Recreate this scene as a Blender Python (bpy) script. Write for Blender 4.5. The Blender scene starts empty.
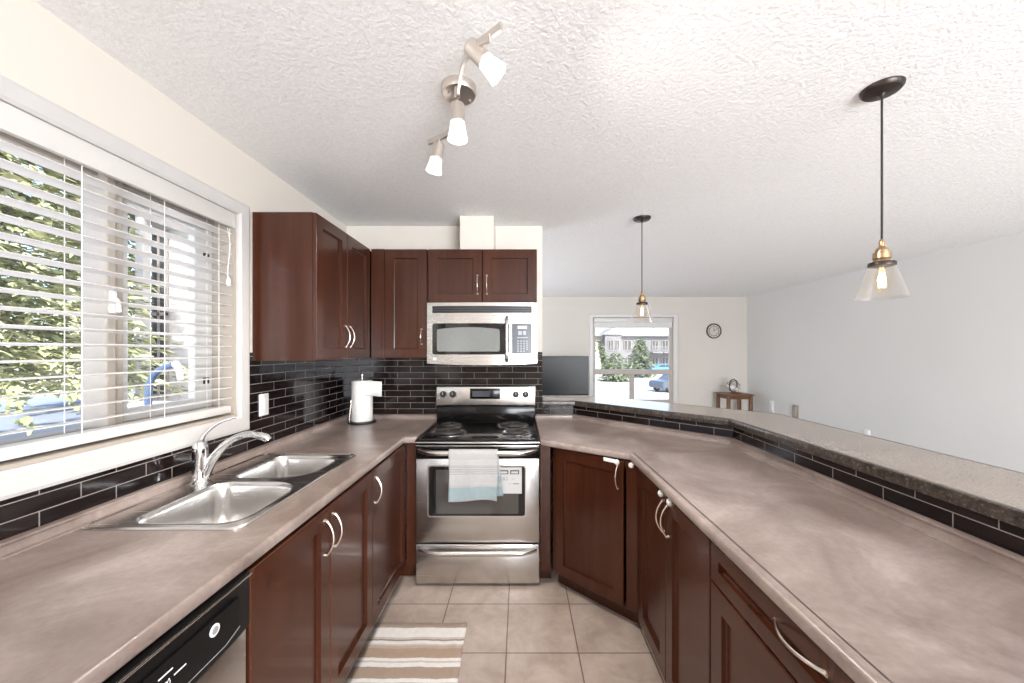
import bpy, bmesh, math, random
from mathutils import Vector, Matrix
SC = bpy.context.scene
COL = SC.collection
PI = math.pi
random.seed(11)

# ------------------------------------------------------------------ camera
CZ = 1.453
cam = bpy.data.cameras.new('camera'); cam_o = bpy.data.objects.new('camera', cam); COL.objects.link(cam_o)
cam_o.location = (0, 0, CZ); cam_o.rotation_euler = (PI/2, 0, 0)
cam.sensor_width = 36; cam.lens = 372/1024*36
cam.shift_x = -8/1024; cam.shift_y = 9.5/1024
cam.clip_start = .03; cam.clip_end = 400
SC.camera = cam_o
# ------------------------------------------------------------------ world, sun, added fill lamps, exposure
SC.view_settings.view_transform = 'Standard'; SC.view_settings.look = 'None'
SC.view_settings.gamma = 1; SC.view_settings.use_curve_mapping = False
SC.view_settings.exposure = 0.50
w = bpy.data.worlds.new('sky'); SC.world = w; w.use_nodes = True
nt = w.node_tree; bg = nt.nodes['Background']
sk = nt.nodes.new('ShaderNodeTexSky'); sk.sky_type = 'NISHITA'; sk.sun_disc = False
sk.sun_elevation = math.radians(48); sk.sun_rotation = math.radians(150); sk.air_density = 1.0; sk.dust_density = 2.0
nt.links.new(sk.outputs[0], bg.inputs[0]); bg.inputs[1].default_value = 0.45
sun = bpy.data.lights.new('sun', 'SUN'); sun.energy = 7.0; sun.angle = .02; sun.color = (1, .96, .9)
sun_o = bpy.data.objects.new('sun', sun); COL.objects.link(sun_o)
sun_o.rotation_euler = (math.radians(40), 0, math.radians(20))
def area(name, loc, rot, sx, sy, power, color=(1, 1, 1)):
    l = bpy.data.lights.new(name, 'AREA'); l.shape = 'RECTANGLE'; l.size = sx; l.size_y = sy
    l.energy = power; l.color = color
    o = bpy.data.objects.new(name, l); COL.objects.link(o); o.location = loc; o.rotation_euler = rot
    return o
# added area lamps in unseen openings, behind the camera and at the left wall
UP = math.radians(37)     # rear lamp tilted up to brighten the ceiling
area('rear_fill_lamp', (2.2, -3.3, 1.12), (PI/2+UP, 0, 0), 2.9, 1.9, 330, (.91, .97, 1.05))  # added fill lamp lighting the room from behind the camera
area('side_fill_lamp', (-1.45, 5.0, 1.35), (PI/2+math.radians(10), 0, -PI/2), 2.2, 1.4, 30, (.88, .96, 1.08))  # added fill lamp brightening the living room and its right wall

# ------------------------------------------------------------------ mesh helpers
class MB:
    def __init__(s): s.bm = bmesh.new()
    def _merge(s, b, M=None, mi=0):
        if M is not None: b.transform(M)
        for f in b.faces: f.material_index = mi
        me = bpy.data.meshes.new('tmp'); b.to_mesh(me); b.free()
        s.bm.from_mesh(me); bpy.data.meshes.remove(me)
        return s
    def box(s, x0, x1, y0, y1, z0, z1, bev=0, M=None, mi=0, seg=2):
        b = bmesh.new(); bmesh.ops.create_cube(b, size=1)
        for v in b.verts:
            v.co = Vector(((x0+x1)/2+v.co.x*(x1-x0), (y0+y1)/2+v.co.y*(y1-y0), (z0+z1)/2+v.co.z*(z1-z0)))
        if bev: bmesh.ops.bevel(b, geom=list(b.edges), offset=bev, segments=seg, affect='EDGES', profile=.5)
        return s._merge(b, M, mi)
    def prism(s, poly, z0, z1, holes=(), M=None, mi=0, bev=0):
        b = bmesh.new(); loops = [list(poly)]+[list(h) for h in holes]
        if not holes:
            lo = [b.verts.new((p[0], p[1], z0)) for p in poly]; hi = [b.verts.new((p[0], p[1], z1)) for p in poly]
            b.faces.new(lo[::-1]); b.faces.new(hi); n = len(poly)
            for i in range(n): b.faces.new((lo[i], lo[(i+1) % n], hi[(i+1) % n], hi[i]))
        else:
            for z in (z0, z1):
                b2 = bmesh.new(); es = []
                for L in loops:
                    vs = [b2.verts.new((p[0], p[1], z)) for p in L]
                    es += [b2.edges.new((vs[i], vs[(i+1) % len(vs)])) for i in range(len(vs))]
                bmesh.ops.triangle_fill(b2, use_beauty=True, use_dissolve=False, edges=es)
                me = bpy.data.meshes.new('t'); b2.to_mesh(me); b2.free(); b.from_mesh(me); bpy.data.meshes.remove(me)
            for L in loops:
                n = len(L)
                for i in range(n):
                    a, c = L[i], L[(i+1) % n]
                    b.faces.new([b.verts.new(q) for q in ((a[0], a[1], z0), (c[0], c[1], z0), (c[0], c[1], z1), (a[0], a[1], z1))])
            bmesh.ops.remove_doubles(b, verts=b.verts, dist=1e-5)
        bmesh.ops.recalc_face_normals(b, faces=b.faces)
        if bev: bmesh.ops.bevel(b, geom=list(b.edges), offset=bev, segments=2, affect='EDGES')
        return s._merge(b, M, mi)
    def sweep(s, path, prof, closed=False, M=None, mi=0, loop=False):
        """profile (offset to the LEFT of the path direction, z) swept with mitred corners"""
        b = bmesh.new(); n = len(path); P = [Vector((p[0], p[1])) for p in path]; rows = []
        for i in range(n):
            if loop: d0 = (P[i]-P[i-1]).normalized(); d1 = (P[(i+1) % n]-P[i]).normalized()
            else:
                d0 = (P[i]-P[i-1]).normalized() if i else (P[1]-P[0]).normalized()
                d1 = (P[i+1]-P[i]).normalized() if i < n-1 else d0
            n0 = Vector((-d0.y, d0.x)); n1 = Vector((-d1.y, d1.x)); m = (n0+n1)
            m = m.normalized(); m = m/max(.3, m.dot(n0))
            rows.append([b.verts.new((P[i].x+m.x*o, P[i].y+m.y*o, z)) for o, z in prof])
        k = len(prof)
        for i in range(n if loop else n-1):
            r0, r1 = rows[i], rows[(i+1) % n]
            for j in range(k if closed else k-1):
                b.faces.new((r0[j], r0[(j+1) % k], r1[(j+1) % k], r1[j]))
        if closed and not loop:
            b.faces.new(rows[0][::-1]); b.faces.new(rows[-1])
        bmesh.ops.recalc_face_normals(b, faces=b.faces)
        return s._merge(b, M, mi)
    def tube(s, pts, r, seg=10, M=None, mi=0, loop=False, flat=1.0):
        b = bmesh.new(); P = [Vector(p) for p in pts]; n = len(P); rs = r if isinstance(r, (list, tuple)) else [r]*n
        up = None; rows = []
        for i in range(n):
            if loop: t = (P[(i+1) % n]-P[i-1]).normalized()
            else: t = (P[min(i+1, n-1)]-P[max(i-1, 0)]).normalized()
            if up is None:
                up = Vector((0, 0, 1)) if abs(t.z) < .9 else Vector((1, 0, 0))
            a = (up-t*up.dot(t)).normalized(); up = a; c = t.cross(a)
            rows.append([b.verts.new(P[i]+(a*math.cos(2*PI*k/seg)*flat+c*math.sin(2*PI*k/seg))*rs[i]) for k in range(seg)])
        for i in range(n if loop else n-1):
            r0, r1 = rows[i], rows[(i+1) % n]
            for k in range(seg): b.faces.new((r0[k], r0[(k+1) % seg], r1[(k+1) % seg], r1[k]))
        if not loop: b.faces.new(rows[0][::-1]); b.faces.new(rows[-1])
        bmesh.ops.recalc_face_normals(b, faces=b.faces)
        return s._merge(b, M, mi)
    def lathe(s, prof, M=None, seg=28, mi=0, cap=True):
        b = bmesh.new(); rows = []
        for r, z in prof: rows.append([b.verts.new((r*math.cos(2*PI*k/seg), r*math.sin(2*PI*k/seg), z)) for k in range(seg)])
        for i in range(len(rows)-1):
            for k in range(seg): b.faces.new((rows[i][k], rows[i][(k+1) % seg], rows[i+1][(k+1) % seg], rows[i+1][k]))
        if cap: b.faces.new(rows[0][::-1]); b.faces.new(rows[-1])
        bmesh.ops.recalc_face_normals(b, faces=b.faces)
        return s._merge(b, M, mi)
    def rects(s, loops, M=None, mi=0, back=True):
        """loops: (x0,x1,z0,z1,y) nested rectangles bridged in order, last one filled"""
        b = bmesh.new(); rows = []
        for x0, x1, z0, z1, y in loops: rows.append([b.verts.new(p) for p in ((x0, y, z0), (x1, y, z0), (x1, y, z1), (x0, y, z1))])
        for i in range(len(rows)-1):
            for k in range(4): b.faces.new((rows[i][k], rows[i][(k+1) % 4], rows[i+1][(k+1) % 4], rows[i+1][k]))
        b.faces.new(rows[-1])
        if back: b.faces.new(rows[0][::-1])
        bmesh.ops.recalc_face_normals(b, faces=b.faces)
        return s._merge(b, M, mi)
    def strip(s, xs, zlo, zhi, yf, th, M=None, mi=0):
        """a plate following y=yf(x): columns xs between zlo(x) and zhi(x)"""
        b = bmesh.new(); F = []; B = []
        for x in xs:
            F.append((b.verts.new((x, yf(x), zlo(x))), b.verts.new((x, yf(x), zhi(x)))))
            B.append((b.verts.new((x, yf(x)+th, zlo(x))), b.verts.new((x, yf(x)+th, zhi(x)))))
        for i in range(len(xs)-1):
            b.faces.new((F[i][0], F[i+1][0], F[i+1][1], F[i][1])); b.faces.new((B[i][0], B[i][1], B[i+1][1], B[i+1][0]))
            b.faces.new((F[i][1], F[i+1][1], B[i+1][1], B[i][1])); b.faces.new((F[i][0], B[i][0], B[i+1][0], F[i+1][0]))
        for i in (0, -1): b.faces.new((F[i][0], F[i][1], B[i][1], B[i][0]))
        bmesh.ops.recalc_face_normals(b, faces=b.faces)
        return s._merge(b, M, mi)
    def quad(s, pts, mi=0):
        b = bmesh.new(); b.faces.new([b.verts.new(p) for p in pts]); return s._merge(b, None, mi)
    def uvquad(s, p0, p1, z0, z1, u0=0.0):
        """vertical wall face from p0 to p1 (xy); uv in metres along the wall and up"""
        uv = s.bm.loops.layers.uv.verify()
        L = math.hypot(p1[0]-p0[0], p1[1]-p0[1])
        vs = [s.bm.verts.new(q) for q in ((p0[0], p0[1], z0), (p1[0], p1[1], z0), (p1[0], p1[1], z1), (p0[0], p0[1], z1))]
        f = s.bm.faces.new(vs)
        for l, t in zip(f.loops, ((u0, z0), (u0+L, z0), (u0+L, z1), (u0, z1))): l[uv].uv = t
        return s
    def build(s, name, m, parent=None, smooth=True, ang=35):
        me = bpy.data.meshes.new(name); s.bm.to_mesh(me); s.bm.free()
        for q in (m if isinstance(m, (list, tuple)) else [m]): me.materials.append(q)
        if smooth:
            for p in me.polygons: p.use_smooth = True
            me.set_sharp_from_angle(angle=math.radians(ang))
        o = bpy.data.objects.new(name, me); COL.objects.link(o)
        if parent: o.parent = parent
        return o
def tag(o, label, cat, group=None):
    o['label'] = label; o['category'] = cat
    if group: o['group'] = group
    return o
def thing(name, label, cat, loc=(0, 0, 0), rz=0, group=None):
    o = bpy.data.objects.new(name, None); COL.objects.link(o); o.location = loc; o.rotation_euler = (0, 0, rz)
    o.empty_display_size = .1
    return tag(o, label, cat, group)
def struct(o):
    o['kind'] = 'structure'; return o
def T(x, y, z): return Matrix.Translation((x, y, z))
def R(a, ax): return Matrix.Rotation(a, 4, ax)
def text_mb(s, size, M):
    c = bpy.data.curves.new('t', 'FONT'); c.body = s; c.size = size; c.align_x = 'CENTER'; c.align_y = 'CENTER'; c.extrude = .0004
    o = bpy.data.objects.new('t', c); COL.objects.link(o)
    me = bpy.data.meshes.new_from_object(o); m = MB(); m.bm.from_mesh(me); m.bm.transform(M)
    bpy.data.objects.remove(o); bpy.data.meshes.remove(me); bpy.data.curves.remove(c)
    return m
def rrect(x0, x1, y0, y1, r, n=5):
    rr = r if isinstance(r, (list, tuple)) else (r,)*4
    out = []
    for (cx, cy, a, q) in ((x1-rr[0], y1-rr[0], 0, rr[0]), (x0+rr[1], y1-rr[1], PI/2, rr[1]), (x0+rr[2], y0+rr[2], PI, rr[2]), (x1-rr[3], y0+rr[3], 1.5*PI, rr[3])):
        for k in range(n+1): out.append((cx+q*math.cos(a+PI/2*k/n), cy+q*math.sin(a+PI/2*k/n)))
    return out
def curve(pts, n=8):
    """Catmull-Rom through points"""
    P = [Vector(p) for p in pts]; P = [P[0]*2-P[1]]+P+[P[-1]*2-P[-2]]; out = []
    for i in range(1, len(P)-2):
        for k in range(n):
            t = k/n; a, b, c, d = P[i-1], P[i], P[i+1], P[i+2]
            out.append(.5*((2*b)+(c-a)*t+(2*a-5*b+4*c-d)*t*t+(3*b-a-3*c+d)*t**3))
    out.append(P[-2]); return out

# ------------------------------------------------------------------ materials
class NM:
    def __init__(s, name):
        s.m = bpy.data.materials.new(name); s.m.use_nodes = True; s.t = s.m.node_tree
        s.b = s.t.nodes['Principled BSDF']; s.out = s.t.nodes['Material Output']
    def n(s, ty, **kw):
        x = s.t.nodes.new(ty)
        for k, v in kw.items(): setattr(x, k, v)
        return x
    def l(s, a, b): s.t.links.new(a, b)
    def coord(s, which='Object', scale=(1, 1, 1), loc=(0, 0, 0)):
        c = s.n('ShaderNodeTexCoord'); mp = s.n('ShaderNodeMapping')
        mp.inputs['Scale'].default_value = scale; mp.inputs['Location'].default_value = loc
        s.l(c.outputs[which], mp.inputs[0]); return mp.outputs[0]
    def noise(s, vec, scale, detail=4, rough=.55, dist=0):
        x = s.n('ShaderNodeTexNoise'); x.inputs['Scale'].default_value = scale; x.inputs['Detail'].default_value = detail
        x.inputs['Roughness'].default_value = rough; x.inputs['Distortion'].default_value = dist
        s.l(vec, x.inputs['Vector']); return x.outputs['Fac']
    def ramp(s, fac, stops, const=False):
        r = s.n('ShaderNodeValToRGB'); e = r.color_ramp.elements
        if const: r.color_ramp.interpolation = 'CONSTANT'
        while len(e) < len(stops): e.new(.5)
        for q, (p, c) in zip(e, stops): q.position = p; q.color = (*c, 1)
        s.l(fac, r.inputs[0]); return r.outputs[0]
    def mix(s, fac, a, b, mode='MIX'):
        x = s.n('ShaderNodeMix'); x.data_type = 'RGBA'; x.blend_type = mode
        for i, v in ((0, fac), (6, a), (7, b)):
            if hasattr(v, 'links'): s.l(v, x.inputs[i])
            elif i == 0: x.inputs[0].default_value = v
            else: x.inputs[i].default_value = (*v, 1)
        return x.outputs[2]
    def bump(s, h, strength=.3, dist=.01):
        x = s.n('ShaderNodeBump'); x.inputs['Strength'].default_value = strength; x.inputs['Distance'].default_value = dist
        s.l(h, x.inputs['Height']); s.l(x.outputs[0], s.b.inputs['Normal']); return x
    def set(s, color=None, rough=None, metal=None, coat=None, coat_r=None, spec=None):
        b = s.b
        if color is not None:
            if hasattr(color, 'links'): s.l(color, b.inputs['Base Color'])
            else: b.inputs['Base Color'].default_value = (*color, 1)
        if rough is not None:
            if hasattr(rough, 'links'): s.l(rough, b.inputs['Roughness'])
            else: b.inputs['Roughness'].default_value = rough
        if metal is not None: b.inputs['Metallic'].default_value = metal
        if coat is not None: b.inputs['Coat Weight'].default_value = coat
        if coat_r is not None: b.inputs['Coat Roughness'].default_value = coat_r
        if spec is not None: b.inputs['Specular IOR Level'].default_value = spec
        return s
def plain(name, color, rough=.5, metal=0, var=.06, vs=12, coat=0):
    q = NM(name); v = q.coord()
    f = q.noise(v, vs); lo = tuple(c*(1-var) for c in color); hi = tuple(min(1, c*(1+var)) for c in color)
    q.set(q.ramp(f, [(.3, lo), (.7, hi)]), rough, metal, coat)
    return q.m
def emissive(name, color, strength):
    q = NM(name); q.set((0.8, .8, .8), .4); q.b.inputs['Emission Color'].default_value = (*color, 1); q.b.inputs['Emission Strength'].default_value = strength
    return q.m
def glassy(name, tint=(1, 1, 1), refl=1.0, rough=.02, base=.0):
    q = NM(name); t = q.n('ShaderNodeBsdfTransparent'); t.inputs[0].default_value = (*tint, 1)
    g = q.n('ShaderNodeBsdfGlossy'); g.inputs['Roughness'].default_value = rough; g.inputs[0].default_value = (1, 1, 1, 1)
    lw = q.n('ShaderNodeLayerWeight'); fr = q.n('ShaderNodeMath', operation='POWER'); fr.inputs[1].default_value = 4.0; q.l(lw.outputs['Facing'], fr.inputs[0])
    mu = q.n('ShaderNodeMath', operation='MULTIPLY_ADD'); mu.inputs[1].default_value = refl; mu.inputs[2].default_value = base
    q.l(fr.outputs[0], mu.inputs[0])
    mx = q.n('ShaderNodeMixShader'); q.l(mu.outputs[0], mx.inputs[0]); q.l(t.outputs[0], mx.inputs[1]); q.l(g.outputs[0], mx.inputs[2])
    q.l(mx.outputs[0], q.out.inputs[0]); return q.m

def wood(name, dark, mid, rough=.3, coat=.35, axis='z', gs=1.0):
    q = NM(name); sc = {'z': (28, 28, 1.6), 'x': (1.6, 28, 28), 'y': (28, 1.6, 28)}[axis]
    v = q.coord('Object', tuple(c*gs for c in sc)); f = q.noise(v, 1.0, 6, .6, .6)
    v2 = q.coord('Object', (3, 3, .8)); g = q.noise(v2, 1.2, 2)
    c = q.mix(.5, q.ramp(f, [(.3, dark), (.7, mid)]), q.ramp(g, [(.3, dark), (.75, mid)]))
    q.set(c, rough, 0, coat, .08); q.bump(f, .025, .002); q.set(spec=.32); return q.m
M = {}
M['cab'] = wood('dark_cherry_wood', (.034, .0094, .0043), (.074, .0215, .0095), .26, .16)
M['cab_in'] = plain('cabinet_side_edge', (.05, .017, .011), .4)
M['table_wood'] = wood('brown_table_wood', (.09, .038, .018), (.20, .088, .038), .4, .2, 'x')
M['console_wood'] = wood('grey_console_wood', (.2, .17, .15), (.3, .26, .23), .5, 0, 'x')
# painted walls and the stippled ceiling
def paint(name, color, bs=180, st=.05):
    q = NM(name); v = q.coord(); f = q.noise(v, bs, 3); g = q.noise(v, 1.3, 2)
    q.set(q.ramp(g, [(.3, tuple(c*.97 for c in color)), (.7, color)]), .6); q.bump(f, st, .002); return q.m
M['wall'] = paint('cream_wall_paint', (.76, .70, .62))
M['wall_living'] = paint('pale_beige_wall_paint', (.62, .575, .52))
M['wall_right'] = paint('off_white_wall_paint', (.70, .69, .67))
M['trim'] = plain('white_trim_paint', (.63, .605, .58), .35, var=.02)
q = NM('popcorn_ceiling'); v = q.coord(); f = q.noise(v, 62, 5, .62); f2 = q.noise(v, 110, 2, .5)
mm = q.n('ShaderNodeMath', operation='MULTIPLY_ADD'); mm.inputs[1].default_value = .35; q.l(f2, mm.inputs[0]); q.l(f, mm.inputs[2])
q.set(q.ramp(f, [(.3, (.84, .83, .815)), (.65, (.92, .915, .90))]), .85); q.bump(mm.outputs[0], .46, .012); M['ceil'] = q.m
# floor tile
q = NM('beige_floor_tile'); v = q.coord('Object', (1, 1, 1), (-.066+.3475*20, -1.79+.3465*30, 0))
c = q.n('ShaderNodeTexCoord'); mp = q.n('ShaderNodeMapping'); mp.inputs['Location'].default_value = (.066+.3475*20, -1.79+.3465*30, 0); q.l(c.outputs['Object'], mp.inputs[0])
br = q.n('ShaderNodeTexBrick'); br.offset = 0; br.squash = 1; q.l(mp.outputs[0], br.inputs['Vector'])
br.inputs['Scale'].default_value = 1; br.inputs['Brick Width'].default_value = .3475; br.inputs['Row Height'].default_value = .3465
br.inputs['Mortar Size'].default_value = .0035; br.inputs['Mortar Smooth'].default_value = .3
br.inputs['Color1'].default_value = (.52, .43, .37, 1); br.inputs['Color2'].default_value = (.56, .465, .40, 1); br.inputs['Mortar'].default_value = (.22, .15, .115, 1)
v = q.coord(); f = q.noise(v, 7, 6, .65, .4)
col = q.mix(.8, br.outputs['Color'], q.ramp(f, [(.3, (.6, .54, .5)), (.68, (1, 1, 1))]), 'MULTIPLY')
q.set(col, .33); iv = q.n('ShaderNodeMath', operation='SUBTRACT'); iv.inputs[0].default_value = 1; q.l(br.outputs['Fac'], iv.inputs[1]); q.bump(iv.outputs[0], .5, .002); M['floor'] = q.m
# glossy black subway tile (uv in metres)
q = NM('black_subway_tile'); uv = q.n('ShaderNodeTexCoord'); mp = q.n('ShaderNodeMapping'); mp.inputs['Location'].default_value = (0, -.950+.0476*20, 0); q.l(uv.outputs['UV'], mp.inputs[0])
br = q.n('ShaderNodeTexBrick'); br.offset = .5; q.l(mp.outputs[0], br.inputs['Vector']); br.inputs['Scale'].default_value = 1
br.inputs['Brick Width'].default_value = .2014; br.inputs['Row Height'].default_value = .0476; br.inputs['Mortar Size'].default_value = .0016; br.inputs['Mortar Smooth'].default_value = .2
br.inputs['Color1'].default_value = (.008, .005, .005, 1); br.inputs['Color2'].default_value = (.016, .010, .009, 1); br.inputs['Mortar'].default_value = (.28, .25, .235, 1)
rg = q.n('ShaderNodeMapRange'); rg.inputs[3].default_value = .07; rg.inputs[4].default_value = .7; q.l(br.outputs['Fac'], rg.inputs[0])
wv = q.noise(q.coord(), 9, 2); iv = q.n('ShaderNodeMath', operation='MULTIPLY_ADD'); iv.inputs[1].default_value = -1; q.l(br.outputs['Fac'], iv.inputs[0])
w2 = q.n('ShaderNodeMath', operation='MULTIPLY'); w2.inputs[1].default_value = .8; q.l(wv, w2.inputs[0]); q.l(w2.outputs[0], iv.inputs[2])
q.set(br.outputs['Color'], rg.outputs[0], spec=.35); q.bump(iv.outputs[0], .5, .0025); M['tile'] = q.m
# laminate counter
q = NM('taupe_laminate'); v = q.coord(); f = q.noise(v, 3.0, 6, .62, .7); g = q.noise(v, 60, 3)
c1 = q.ramp(f, [(.28, (.165, .117, .10)), (.5, (.30, .235, .205)), (.70, (.46, .38, .345))])
q.set(q.mix(.25, c1, q.ramp(g, [(.35, (.55, .5, .48)), (.65, (1, 1, 1))]), 'MULTIPLY'), .30, 0, .25, .2); M['lam'] = q.m
# speckled granite-look bar top
q = NM('speckled_bar_laminate'); v = q.coord(); f = q.noise(v, 95, 3, .7); g = q.noise(v, 28, 4, .7)
c1 = q.ramp(f, [(.42, (.014, .010, .008)), (.56, (.07, .05, .038)), (.68, (.30, .25, .20))])
q.set(q.mix(.5, c1, q.ramp(g, [(.4, (.016, .012, .010)), (.68, (.13, .10, .08))])), .3, 0, .15, .2); M['bar'] = q.m
q = NM('taupe_bar_laminate'); v = q.coord(); f = q.noise(v, 130, 3, .7); g = q.noise(v, 5, 4)
q.set(q.mix(.3, q.ramp(f, [(.35, (.20, .15, .12)), (.6, (.34, .28, .23))]), q.ramp(g, [(.3, (.24, .19, .155)), (.7, (.36, .30, .25))])), .2, 0, .4, .1); M['bartop'] = q.m
# metals
def steel(name, color, rough, axis, amt=.12):
    q = NM(name); sc = {'x': (2, 220, 220), 'z': (220, 220, 2)}[axis]
    f = q.noise(q.coord('Object', sc), 1, 3); r = q.n('ShaderNodeMapRange'); r.inputs[3].default_value = rough-amt/2; r.inputs[4].default_value = rough+amt/2
    q.l(f, r.inputs[0]); q.set(color, r.outputs[0], 1.0); q.bump(f, .03, .001); return q.m
M['steel'] = steel('brushed_stainless', (.60, .575, .55), .25, 'x', .10)
M['steel_soft'] = steel('brushed_stainless_microwave', (.52, .495, .475), .27, 'x', .10)
M['steel_sink'] = steel('satin_sink_steel', (.78, .76, .74), .26, 'x', .08)
M['chrome'] = plain('chrome', (.75, .75, .75), .08, 1, .02)
M['nickel'] = plain('brushed_nickel', (.72, .64, .56), .26, 1, .03)
M['nickel_l'] = plain('satin_nickel_light_fixture', (.70, .64, .58), .3, 1, .03)
M['black'] = plain('gloss_black_enamel', (.006, .005, .005), .14, 0, .1)
M['black'].node_tree.nodes['Principled BSDF'].inputs['Specular IOR Level'].default_value = .3
M['blackm'] = plain('matte_black_plastic', (.012, .011, .011), .42)
M['darkglass'] = plain('oven_dark_glass', (.010, .009, .009), .06)
M['darkpanel'] = plain('black_control_plastic', (.005, .005, .005), .3)
M['darkpanel'].node_tree.nodes['Principled BSDF'].inputs['Specular IOR Level'].default_value = .2
M['coil'] = plain('grey_heating_coil', (.06, .055, .052), .45, .4)
M['pan'] = plain('chrome_drip_pan', (.45, .43, .41), .25, 1)
q = NM('oven_window_glass'); q.set((.06, .055, .05), .05, 0, spec=.8); M['ovenpane'] = q.m
q = NM('microwave_window_screen'); q.set(q.ramp(q.noise(q.coord(), 700, 1), [(.45, (.15, .155, .15)), (.55, (.25, .26, .25))]), .14, 0, spec=.5); M['mwpane'] = q.m
M['keypad'] = plain('blue_grey_keypad', (.055, .06, .075), .3)
M['key'] = plain('pale_key_print', (.42, .44, .5), .5)
M['display'] = plain('pale_lcd', (.62, .64, .64), .3)
M['white'] = plain('white_plastic', (.84, .83, .80), .35, var=.02)
M['whitem'] = plain('white_print', (.85, .85, .85), .5, var=.02)
M['paper'] = plain('paper_towel', (.86, .85, .83), .9, var=.04, vs=60)
M['card'] = plain('white_card', (.56, .55, .54), .6, var=.02)
M['ink'] = plain('black_ink', (.015, .015, .015), .6)
M['inkgrey'] = plain('grey_ink', (.3, .3, .3), .6)
M['bronze'] = plain('dark_bronze', (.05, .038, .032), .35, .7)
M['brass'] = plain('aged_brass', (.42, .29, .17), .3, 1)
M['cord'] = plain('black_fabric_cord', (.02, .018, .017), .7)
M['glass'] = glassy('window_glass', (1, 1, 1), .5, .02, .02)
M['shade'] = glassy('clear_shade_glass', (.985, .97, .95), .8, .03, .05)
M['bulbglass'] = glassy('bulb_glass', (1, .95, .86), .6, .02, .03)
M['filament'] = emissive('warm_filament', (1, .76, .44), 16)
M['frost'] = emissive('lit_frosted_glass', (1, .96, .9), .55)
M['frost_on'] = emissive('lit_bulb_face', (1, .93, .82), 2.2)
M['slat'] = plain('white_faux_wood_slat', (.74, .71, .675), .4, var=.02)
M['sash'] = plain('beige_window_sash', (.45, .395, .335), .45, var=.03)
M['sashw'] = plain('grey_white_window_sash', (.62, .61, .59), .4, var=.03)
M['vinyl'] = plain('taupe_vinyl_window', (.42, .37, .33), .4, var=.03)
M['string'] = plain('white_blind_cord', (.8, .78, .74), .7)
M['screen'] = plain('black_tv_screen', (.012, .012, .013), .3)
M['screen'].node_tree.nodes['Principled BSDF'].inputs['Specular IOR Level'].default_value = .25
M['silver'] = plain('grey_tv_plastic', (.4, .39, .38), .35)
M['clockface'] = plain('pale_clock_face', (.55, .5, .45), .4)
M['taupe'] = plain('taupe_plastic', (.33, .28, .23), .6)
def cloth(name, stops, rough=.95, bs=500):
    q = NM(name); u = q.n('ShaderNodeTexCoord'); sp = q.n('ShaderNodeSeparateXYZ'); q.l(u.outputs['UV'], sp.inputs[0])
    wob = q.noise(q.coord('Object', (9, 2, 9)), 3, 3); ma = q.n('ShaderNodeMath', operation='MULTIPLY_ADD'); ma.inputs[1].default_value = .012; q.l(wob, ma.inputs[0]); q.l(sp.outputs[1], ma.inputs[2])
    c = q.ramp(ma.outputs[0], stops, True); f = q.noise(q.coord(), bs, 2); g = q.noise(q.coord(), 35, 4)
    c = q.mix(.5, c, q.ramp(g, [(.3, (.82, .80, .78)), (.7, (1, 1, 1))]), 'MULTIPLY')
    q.set(c, rough); q.bump(f, .3, .002); return q.m

# ------------------------------------------------------------------ layout numbers
XL, YB, ZC = -1.369, 2.94, 2.44          # kitchen left wall, kitchen back wall, ceiling
XR, YF, YR = 4.15, 6.80, -3.25           # living right wall, far wall, rear wall
CT = .915                                # counter top
LIP = .955
BT = 1.067                               # bar top
def fy(v, h=CZ): return 372*h/(v-351)    # depth of a level h below the eye seen at image row v
TH = .16
# ------------------------------------------------------------------ room shell
m = MB(); m.box(XL-TH, XR+TH, YR-TH, YF+TH, -.12, 0); struct(m.build('floor', M['floor'], smooth=False))
m = MB(); m.box(XL-TH, XR+TH, YR-TH, YF+TH, ZC, ZC+.15); struct(m.build('ceiling', M['ceil'], smooth=False))
WY0, WY1, WZ0, WZ1 = .12, 1.795, 1.137, 2.112          # kitchen window opening
m = MB()
m.box(XL-TH, XL, YR-TH, WY0, 0, ZC); m.box(XL-TH, XL, WY1, 3.85, 0, ZC); m.box(XL-TH, XL, 6.15, YF+TH, 0, ZC); m.box(XL-TH, XL, 3.85, 6.15, 0, .6); m.box(XL-TH, XL, 3.85, 6.15, 2.1, ZC)
m.box(XL-TH, XL, WY0, WY1, 0, WZ0); m.box(XL-TH, XL, WY0, WY1, WZ1, ZC)
wall_left = struct(m.build('wall_left', M['wall'], smooth=False))
m = MB(); m.box(XL, .176, YB, YB+.12, 0, ZC); wall_back = struct(m.build('wall_back', M['wall'], smooth=False))
FX0, FX1, FZ0, FZ1 = 1.335, 2.80, .50, 2.065            # living window opening
m = MB()
m.box(XL, FX0, YF, YF+TH, 0, ZC); m.box(FX1, XR, YF, YF+TH, 0, ZC); m.box(FX0, FX1, YF, YF+TH, 0, FZ0); m.box(FX0, FX1, YF, YF+TH, FZ1, ZC)
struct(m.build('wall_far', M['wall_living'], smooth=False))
m = MB(); m.box(XR, XR+TH, YR-TH, YF+TH, 0, ZC); struct(m.build('wall_right', M['wall_right'], smooth=False))
RX = ((.7, 3.7, .05, 2.2),)  # unseen rear opening, added for the fill lamp behind the camera
m = MB()
m.box(XL, RX[0][0], YR-TH, YR, 0, ZC); m.box(RX[0][1], XR, YR-TH, YR, 0, ZC)
for x0, x1, z0, z1 in RX: m.box(x0, x1, YR-TH, YR, 0, z0); m.box(x0, x1, YR-TH, YR, z1, ZC)
struct(m.build('wall_rear', M['wall_living'], smooth=False))
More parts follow.
